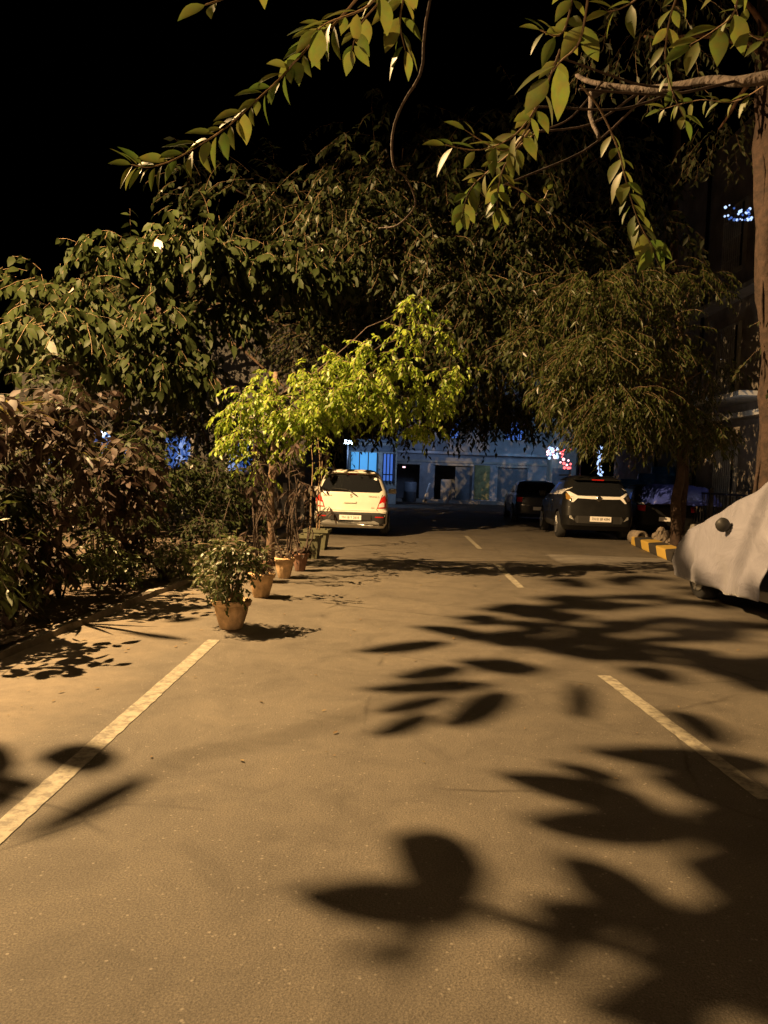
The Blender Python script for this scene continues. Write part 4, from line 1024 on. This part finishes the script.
K6 = [(.18, .86, -.2, 4.12, .2, .36, .05), (.4, .88, -.2, 4.2, .25, .40, .06), (.65, .85, -.2, 4.12, .3, .45, .06), (.86, .80, -.15, 4.0, .3, .45, .05), (1.0, .76, -.1, 3.62, .3, .45, .04),
      (1.43, .62, .2, 2.45, .3, .35, .02), (1.58, .52, .5, 2.15, .2, .25, .02), (1.63, .36, .8, 1.8, .1, .1, 0)]
cv = slice_body(interp_slices(K6, 40), nside=36, ncorner=8, nend=14)
bmesh.ops.bisect_plane(cv, geom=cv.verts[:]+cv.edges[:]+cv.faces[:], plane_co=(0, 1.50, .4), plane_no=(0, 1, .30), clear_inner=True)
dele = [f for f in cv.faces if f.calc_center_median().z < .225]
bmesh.ops.delete(cv, geom=dele, context='FACES')
for v_ in cv.verts:
    c = v_.co; o3 = Vector((c.x, c.y, 0)); n3 = Vector((c.x/.8, (c.y-2)/2.2, max(0, c.z-.7))).normalized()
    hang = max(0, min(1, (1.0-c.z)/.7))
    d = .05*noise.noise(Vector((c.y*1.6, c.z*1.1, c.x)))+hang*.035*math.sin(c.y*7+2*noise.noise(c*1.7))+.03*noise.noise(c*4)+.035*(1-abs(noise.noise(Vector((c.y*1.3+c.z*2.2, c.z*.7-c.y*.5, c.x*.6)))*2.4))*hang
    c += n3*d
    c.z += (.05*noise.noise(Vector((c.y*2, 0, 0))) if c.z < .35 else 0)
# stretch over the wing mirror
for v_ in cv.verts:
    dd = (v_.co-Vector((-.80, 2.35, .98))).length
    if dd < .38 and v_.co.x < 0: v_.co.x -= .04*(1-dd/.38)**1.5
co_ = from_bm('car_cover', cv, cr_, 'cover', True); co_['label'] = 'silver-grey fabric cover hitched up at the rear wheel'
md = co_.modifiers.new('s', 'SOLIDIFY'); md.thickness = .006
bm = bmesh.new(); bmesh.ops.create_uvsphere(bm, u_segments=20, v_segments=14, radius=.5, matrix=Matrix.Diagonal((.17, .15, .17, 1)))
for v_ in bm.verts: v_.co += v_.co*.12*noise.noise(v_.co*14)
mr_ = from_bm('side_mirror', bm, cr_, 'cladding', True); mr_.location = (-.90, 2.35, 1.0)

# ------------------------------------------------------------------ right-hand planting strip: striped kerb, apron, rocks
M['stripe'] = None
m, nt, b = newmat('striped_kerb_paint'); N = nt.nodes
tc = N.new('ShaderNodeTexCoord'); wv = N.new('ShaderNodeTexWave'); wv.wave_type = 'BANDS'; wv.bands_direction = 'DIAGONAL'; wv.inputs['Scale'].default_value = .42; wv.inputs['Distortion'].default_value = .3
cr = N.new('ShaderNodeValToRGB'); cr.color_ramp.interpolation = 'CONSTANT'; cr.color_ramp.elements[0].color = (.03, .025, .02, 1); cr.color_ramp.elements[1].position = .45; cr.color_ramp.elements[1].color = (.50, .33, .06, 1)
nt.links.new(tc.outputs['Object'], wv.inputs['Vector']); nt.links.new(wv.outputs['Fac'], cr.inputs['Fac']); nt.links.new(cr.outputs['Color'], b.inputs['Base Color']); b.inputs['Roughness'].default_value = .8
M['stripe'] = m
ka = G(640, 545, 0); kb = G(690, 566, 0)
kx = [(ka.x, ka.y, 0), ((ka.x+kb.x)/2, (ka.y+kb.y)/2, 0), (kb.x, kb.y, 0)]
dirk = (Vector(kx[2])-Vector(kx[0])); Lk_ = dirk.length; angk = math.atan2(dirk.y, dirk.x)
bm = bmesh.new(); box(bm, (0, 0, .1), (Lk_, .42, .2), bevel=.03)
ko = from_bm('kerb', bm, None, 'stripe'); ko.location = (Vector(kx[0])+Vector(kx[2]))/2; ko.rotation_euler.z = angk
tag(ko, 'yellow and black striped kerb block at the end of the planting strip on the right', 'kerb')
bm = bmesh.new(); lathe(bm, [(.1, 0), (.17, .02), (.17, .36), (.12, .36), (.12, .03)], 20); pp = from_bm('concrete_pipe', bm, None, 'rock'); pp.rotation_euler = (PI/2, 0, math.radians(20)); pp.location = (ka.x-.12, ka.y+.2, .17)
tag(pp, 'short dark pipe end lying at the head of the striped kerb', 'pipe')
sheet('apron', kb.x-2.4, kb.x+5, kb.y-.3, kb.y+1.2, .004, 'apron', nx=1, ny=12, rag=.25)
sheet('planting_strip', ka.x+.25, ka.x+5.5, kb.y+1.5, 28, .03, 'bed')
def rock(p, s, label):
    bm = bmesh.new(); bmesh.ops.create_icosphere(bm, subdivisions=3, radius=.5)
    for v_ in bm.verts: v_.co *= 1+.5*noise.noise(v_.co*2.2+Vector(p))
    o = from_bm('rock', bm, None, 'rock', False); o.scale = s; o.location = (p[0], p[1], s[2]*.4); tag(o, label, 'rock', 'rocks around the thin trunk')
q = G(664, 547); rock((q.x, q.y+.3, 0), (.36, .36, .5), 'upright rounded stone beside the striped kerb')
rock((q.x+.35, q.y+.1, 0), (.5, .4, .34), 'flatter stone at the foot of the thin trunk')

# ------------------------------------------------------------------ right-hand building and fence
rb = empty('apartment_house', (9.6, 22, 0), label='weathered pale apartment house behind the fence on the right', cat='house')
bm = bmesh.new()
wins = [(-2.2, 4.3, 1.5, 2.0), (1.2, 4.3, 1.3, 1.8), (5.0, 4.3, 1.4, 1.8), (-2.2, 7.8, 1.5, 2.0), (1.2, 7.8, 1.3, 1.8), (5.0, 7.8, 1.4, 1.8), (1.0, .9, 1.3, 1.6), (4.8, .9, 1.3, 1.6)]
box(bm, (2, 1, 6), (4, 24, 12)); from_bm('wall', bm, rb, 'stucco')
for (y, z, w_, hh) in wins:
    bm = bmesh.new(); box(bm, (-.03, y, z+hh/2), (.10, w_+.2, hh+.2)); wf = from_bm('window', bm, rb, 'pale_wall')
    bm = bmesh.new(); box(bm, (-.085, y, z+hh/2), (.02, w_, hh)); from_bm('pane', bm, wf, 'void')
    bm = bmesh.new()
    for k in range(9): box(bm, (-.14, y-w_/2+w_*(k+.5)/9, z+hh/2), (.03, .05, hh+.1))
    for k in range(3): box(bm, (-.14, y, z+hh*(k+.5)/3), (.022, w_, .03))
    from_bm('window_grille', bm, wf, 'pale_wall')
for z in (3.4, 6.9): boxobj('ledge', (-.25, 1, z), (.5, 23.6, .14), 'pale_wall', rb)
boxobj('balcony', (-.55, -.5, 3.85), (1.0, 3.2, .12), 'pale_wall', rb)
for y in (-9, 3.2, 7): 
    bm = bmesh.new(); tube(bm, [(-.1, y, 0), (-.1, y, 12)], .06, 8); from_bm('drain_pipe', bm, rb, 'metal_dark')
wl = boxobj('lit_window', (9.52, 16.7+1.2, 7.3), (.1, .1, .1), 'lit_blue', None) if False else None
pz = P(741, 213, 19.5)
bm = bmesh.new(); box(bm, (-.14, pz.y-22+.0, 7.6), (.03, .7, .5)); 
bpy.data.meshes  # noqa
lw = from_bm('lit_window', bm, rb, 'lit_blue')
fn_ = empty('metal_fence', (8.0, 20, 0), label='low black metal railing in front of the pale house on the right', cat='fence')
bm = bmesh.new()
for z in (.45, 1.25): box(bm, (0, 0, z), (.04, 9, .05))
for k in range(46): box(bm, (0, -4.45+k*.195, .85), (.018, .018, .8))
from_bm('rails', bm, fn_, 'metal_dark')
boxobj('plinth', (0, 0, .2), (.22, 9.1, .4), 'pale_wall', fn_)
for k in range(5): boxobj('post', (0, -4.5+k*2.25, .7), (.1, .1, 1.4), 'metal_dark', fn_)
gp = boxobj('gate_pillar', (7.9, 14.6, .85), (.5, .5, 1.7), 'stucco', bevel=.02); tag(gp, 'square plastered gate pillar behind the roof of the covered car', 'pillar')

# ------------------------------------------------------------------ far garages
def at_far(px, py, Y=43): return P(px, py, Y)
YG = 43
gb = empty('garage_block', (3.0, YG, 0), label='blue-lit row of garages with dark openings at the far end of the road', cat='building')
ox = Vector((3.0, YG, 0))
X = lambda px: P(px, 490, YG).x-ox.x
x0, x1 = X(378), X(549)
lint = 2.15; H = 9
ops = [(X(396), X(419)), (X(434), X(472)), (X(497), X(527))]
bm = bmesh.new(); xs = x0
for (a_, b2) in ops:
    box(bm, ((xs+a_)/2, .15, lint/2), (a_-xs, .3, lint)); xs = b2
box(bm, ((xs+x1)/2, .15, lint/2), (x1-xs, .3, lint))
box(bm, ((x0+x1)/2, .15, (lint+H)/2), (x1-x0, .3, H-lint))
box(bm, ((x0+x1)/2, 4.2, H/2), (x1-x0, .3, H)); box(bm, (x0-.15, 2.1, H/2), (.3, 4.5, H)); box(bm, (x1+.15, 2.1, H/2), (.3, 4.5, H))
from_bm('wall', bm, gb, 'blue_wall')
boxobj('canopy', ((x0+x1)/2, -.45, 2.75), (x1-x0+.4, 1.0, .14), 'blue_wall', gb)
boxobj('ledge', ((x0+x1)/2, -.06, 2.28), (x1-x0, .12, .12), 'pale_wall', gb)
boxobj('plinth', ((x0+x1)/2, -.5, .09), (x1-x0+1, .9, .18), 'concrete', gb)
boxobj('roof', ((x0+x1)/2, 2.1, H+.1), (x1-x0+.8, 5, .2), 'pale_wall', gb)
for i, (a_, b2) in enumerate(ops):
    if i == 2:
        bm = bmesh.new(); nseg = 24
        for k in range(nseg): box(bm, ((a_+b2)/2, .2, (k+.5)*lint/nseg), (b2-a_-.02, .05+.02*(k % 2), lint/nseg*.96))
        from_bm('roller_shutter', bm, gb, 'shutter')
    if i == 1: 
        bm = bmesh.new(); box(bm, (b2-.5*(b2-a_)*.45, .22, lint*.47), ((b2-a_)*.45, .05, lint*.94)); from_bm('door', bm, gb, 'shutter')
    boxobj('door_frame', ((a_+b2)/2, -.02, lint-.03), (b2-a_+.16, .1, .1), 'pale_wall', gb)
boxobj('poster_panel', ((X(474)+X(489))/2, -.03, 1.2), (X(489)-X(474), .05, 1.9), 'poster', gb)
for (px, py) in ((450, 428), (515, 430)):
    p = P(px, py, YG)-ox; fw = boxobj('window', (p.x, -.03, p.z), (1.3, .1, 1.3), 'pale_wall', gb)
    boxobj('pane', (0, -.055, 0), (1.1, .02, 1.1), 'lit_blue', fw)
    bm = bmesh.new()
    for k in range(5): box(bm, (-.5+k*.25, -.085, 0), (.05, .03, 1.1))
    for k in range(4): box(bm, (0, -.085, -.45+k*.3), (1.1, .03, .04))
    from_bm('window_grille', bm, fw, 'metal_dark')
p = P(404, 467, YG)-ox
boxobj('indicator_light', (p.x, 0.4, p.z), (.16, .05, .07), 'lit_pink', gb)
# things standing before the garages
def drum(px, py, Y, r, h, label, matl):
    q = G(px, py); bm = bmesh.new(); lathe(bm, [(r*.9, 0), (r, .03), (r, h*.5), (r*1.04, h*.52), (r, h*.54), (r, h-.05), (r*.8, h)], 20); o = from_bm('drum', bm, None, matl); o.location = (q.x, q.y, 0)
    o.location = (P(px, 490, Y).x, Y, 0); return tag(o, label, 'drum')
drum(446, 500, 42.3, .3, 1.3, 'pale upright drum in front of the middle garage opening', 'pale_wall')
drum(410, 500, 42.0, .35, 1.1, 'greyish covered drum by the left garage opening', 'shutter')
lp = bmesh.new(); a1 = P(423, 502, 41.8); a1.z = .03; a2 = P(430, 483, 41.8); tube(lp, [a1, a2], .05, 8); lo = from_bm('leaning_pole', lp, None, 'white_trim'); tag(lo, 'short white pole leaning between the two left garage openings', 'pole')
# pale lit wall right of the garages and the shops left of them
g2 = empty('corner_house', (0, 0, 0), label='pale cyan-lit corner house beside the right end of the garages', cat='building')
c0 = P(551, 490, 41.5); c1 = P(580, 490, 41.5)
g2.location = ((c0.x+c1.x)/2, 41.5, 0); wd = c1.x-c0.x
boxobj('wall', (0, 2, 2.8), (wd, 4, 5.6), 'pale_wall', g2); boxobj('ledge', (0, -.1, 3.0), (wd+.3, .3, .12), 'pale_wall', g2)
boxobj('door', (-.3, -.03, 1.05), (.9, .08, 2.1), 'shutter', g2); 
bm = bmesh.new(); tube(bm, [(.55, -.12, .1), (.55, -.12, 5.2)], .07, 8); from_bm('drain_pipe', bm, g2, 'metal_dark')
g3 = empty('lit_kiosk', (*P(372, 490, 38).xy, 0), label='small cyan-lit kiosk seen above the roof of the white hatchback', cat='kiosk')
wk = P(398, 490, 38).x-P(350, 490, 38).x
boxobj('wall', (0, 1, 1.5), (wk, 2, 3.0), 'pale_wall', g3); boxobj('roof', (0, .9, 3.07), (wk+.4, 2.6, .14), 'shutter', g3)
boxobj('window', (-.45, -.03, 1.75), (1.3, .06, 1.5), 'lit_cyan', g3); boxobj('window', (.75, -.03, 1.8), (.5, .06, 1.3), 'lit_blue', g3)
for x_ in (-.45, .75):
    bmw = bmesh.new(); ww_ = 1.3 if x_ < 0 else .5
    for k in range(4): box(bmw, (x_-ww_/2+ww_*k/3, -.075, 1.75), (.05, .04, 1.5))
    box(bmw, (x_, -.08, 1.45), (ww_, .03, .05)); from_bm('window_grille', bmw, g3, 'metal_dark')
boxobj('signboard', (-.1, -.08, 2.72), (wk*.9, .08, .3), 'shutter', g3)
fp = empty('floodlight', (FL.x, FL.y, 0), label='bright white floodlight head on a pole above the lit kiosk', cat='lamp')
bm = bmesh.new(); tube(bm, [(0, .1, 0), (0, .1, FL.z)], .05, 8); from_bm('pole', bm, fp, 'metal_dark')
hb_ = boxobj('lamp_head', (0, 0, FL.z+.04), (.42, .2, .16), 'metal_dark', fp, bevel=.02); boxobj('lens', (0, -.115, 0), (.42, .03, .17), 'lit_white', hb_); 
# wall at left, seen in scraps through the hedge
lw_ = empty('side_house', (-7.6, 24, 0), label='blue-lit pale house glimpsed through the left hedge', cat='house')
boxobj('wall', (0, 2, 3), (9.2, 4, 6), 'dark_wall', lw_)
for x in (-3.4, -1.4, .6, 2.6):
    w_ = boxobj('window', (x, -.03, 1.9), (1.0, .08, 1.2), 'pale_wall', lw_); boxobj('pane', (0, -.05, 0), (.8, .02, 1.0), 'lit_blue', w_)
boxobj('ledge', (0, -.25, 3.1), (9.4, .5, .14), 'pale_wall', lw_)
# garden fence of the side house with lit strips
gf = empty('picket_fence', (-6.2, 22.5, 0), label='pale picket fence behind the hedge on the left', cat='fence')
bm = bmesh.new()
for k in range(26): box(bm, (-3.4+k*.27, 0, .55), (.12, .03, 1.1))
from_bm('pickets', bm, gf, 'pale_wall')
bm = bmesh.new(); box(bm, (0, .03, .3), (7.1, .03, .07)); box(bm, (0, .03, .9), (7.1, .03, .07)); from_bm('rails', bm, gf, 'pale_wall')
# fairy lights
def fairy(name, label, pts, cols, r=.05):
    bm = bmesh.new()
    for i, p in enumerate(pts): bmesh.ops.create_icosphere(bm, subdivisions=1, radius=r*(.6+.8*random.random()), matrix=Matrix.Translation(p))
    for k, f in enumerate(bm.faces): f.material_index = (k//20*7+k//20//3) % len(cols)
    tube(bm, [Vector(p) for p in pts], .006, 4, mi=len(cols), caps=False)
    o = from_bm(name, bm, None, cols+['metal_dark']); return tag(o, label, 'fairy lights')
rr = random.Random(4)
fairy('fairy_lights', 'cluster of white fairy lights hanging at the corner house under the tree', [P(547+rr.random()*11, 447+rr.random()*12, 38) for _ in range(30)], ['lit_pale', 'lit_pale', 'lit_pink'], .07)
fairy('fairy_lights', 'cluster of red and pink fairy lights right of the white ones', [P(560+rr.random()*11, 447+rr.random()*22, 38.2) for _ in range(16)], ['lit_red', 'lit_pink'], .06)
fairy('fairy_lights', 'upright strand of bluish lights above the roof of the black crossover', [P(598+rr.random()*4.5, 447+k*1.2, 36) for k in range(26)], ['lit_pale'], .06)
fairy('fairy_lights', 'blue lights high at the right, glimpsed left of the thick trunk', [P(722+rr.random()*30, 220-rr.random()*20*(rr.random()), 17) for _ in range(34)], ['lit_pale', 'lit_blue'], .028)
fairy('fairy_lights', 'blue lights glimpsed through the left shrubs', [P(80+rr.random()*30, 432+rr.random()*9, 13.2) for _ in range(26)], ['lit_blue', 'lit_pale'], .03)

# ------------------------------------------------------------------ fallen leaves
Lv = Leaves()
for _ in range(900):
    if random.random() < .6: x = -2.0-random.random()**.7*2.2; y = 3+random.random()*12
    else: x = -2.5+random.random()*6; y = 1.5+random.random()*20
    z = .006 if x > -2.7 else .07
    a = random.random()*2*PI
    if y < 3.5 and x > -2.4: continue
    Lv.add((x, y, z), (math.cos(a), math.sin(a), .02), (0, 0, 1), .018+.04*random.random()**2)
o = Lv.build('fallen_leaves', template(1, .45, .3, -.1), 'litter'); tag(o, 'dry fallen leaves scattered on the road and the soil', 'leaf litter', kind='stuff')

# ------------------------------------------------------------------ world: night sky
w = bpy.data.worlds.new('World'); scene.world = w; w.use_nodes = True
nt = w.node_tree; sky = nt.nodes.new('ShaderNodeTexSky'); sky.sky_type = 'NISHITA'; sky.sun_disc = False
sky.sun_elevation = math.radians(-9); sky.sun_rotation = math.radians(200)
nt.links.new(sky.outputs[0], nt.nodes['Background'].inputs[0]); nt.nodes['Background'].inputs[1].default_value = .05
vs = scene.view_settings; vs.view_transform = 'Standard'; vs.look = 'None'; vs.exposure = 0; vs.gamma = 1; vs.use_curve_mapping = False
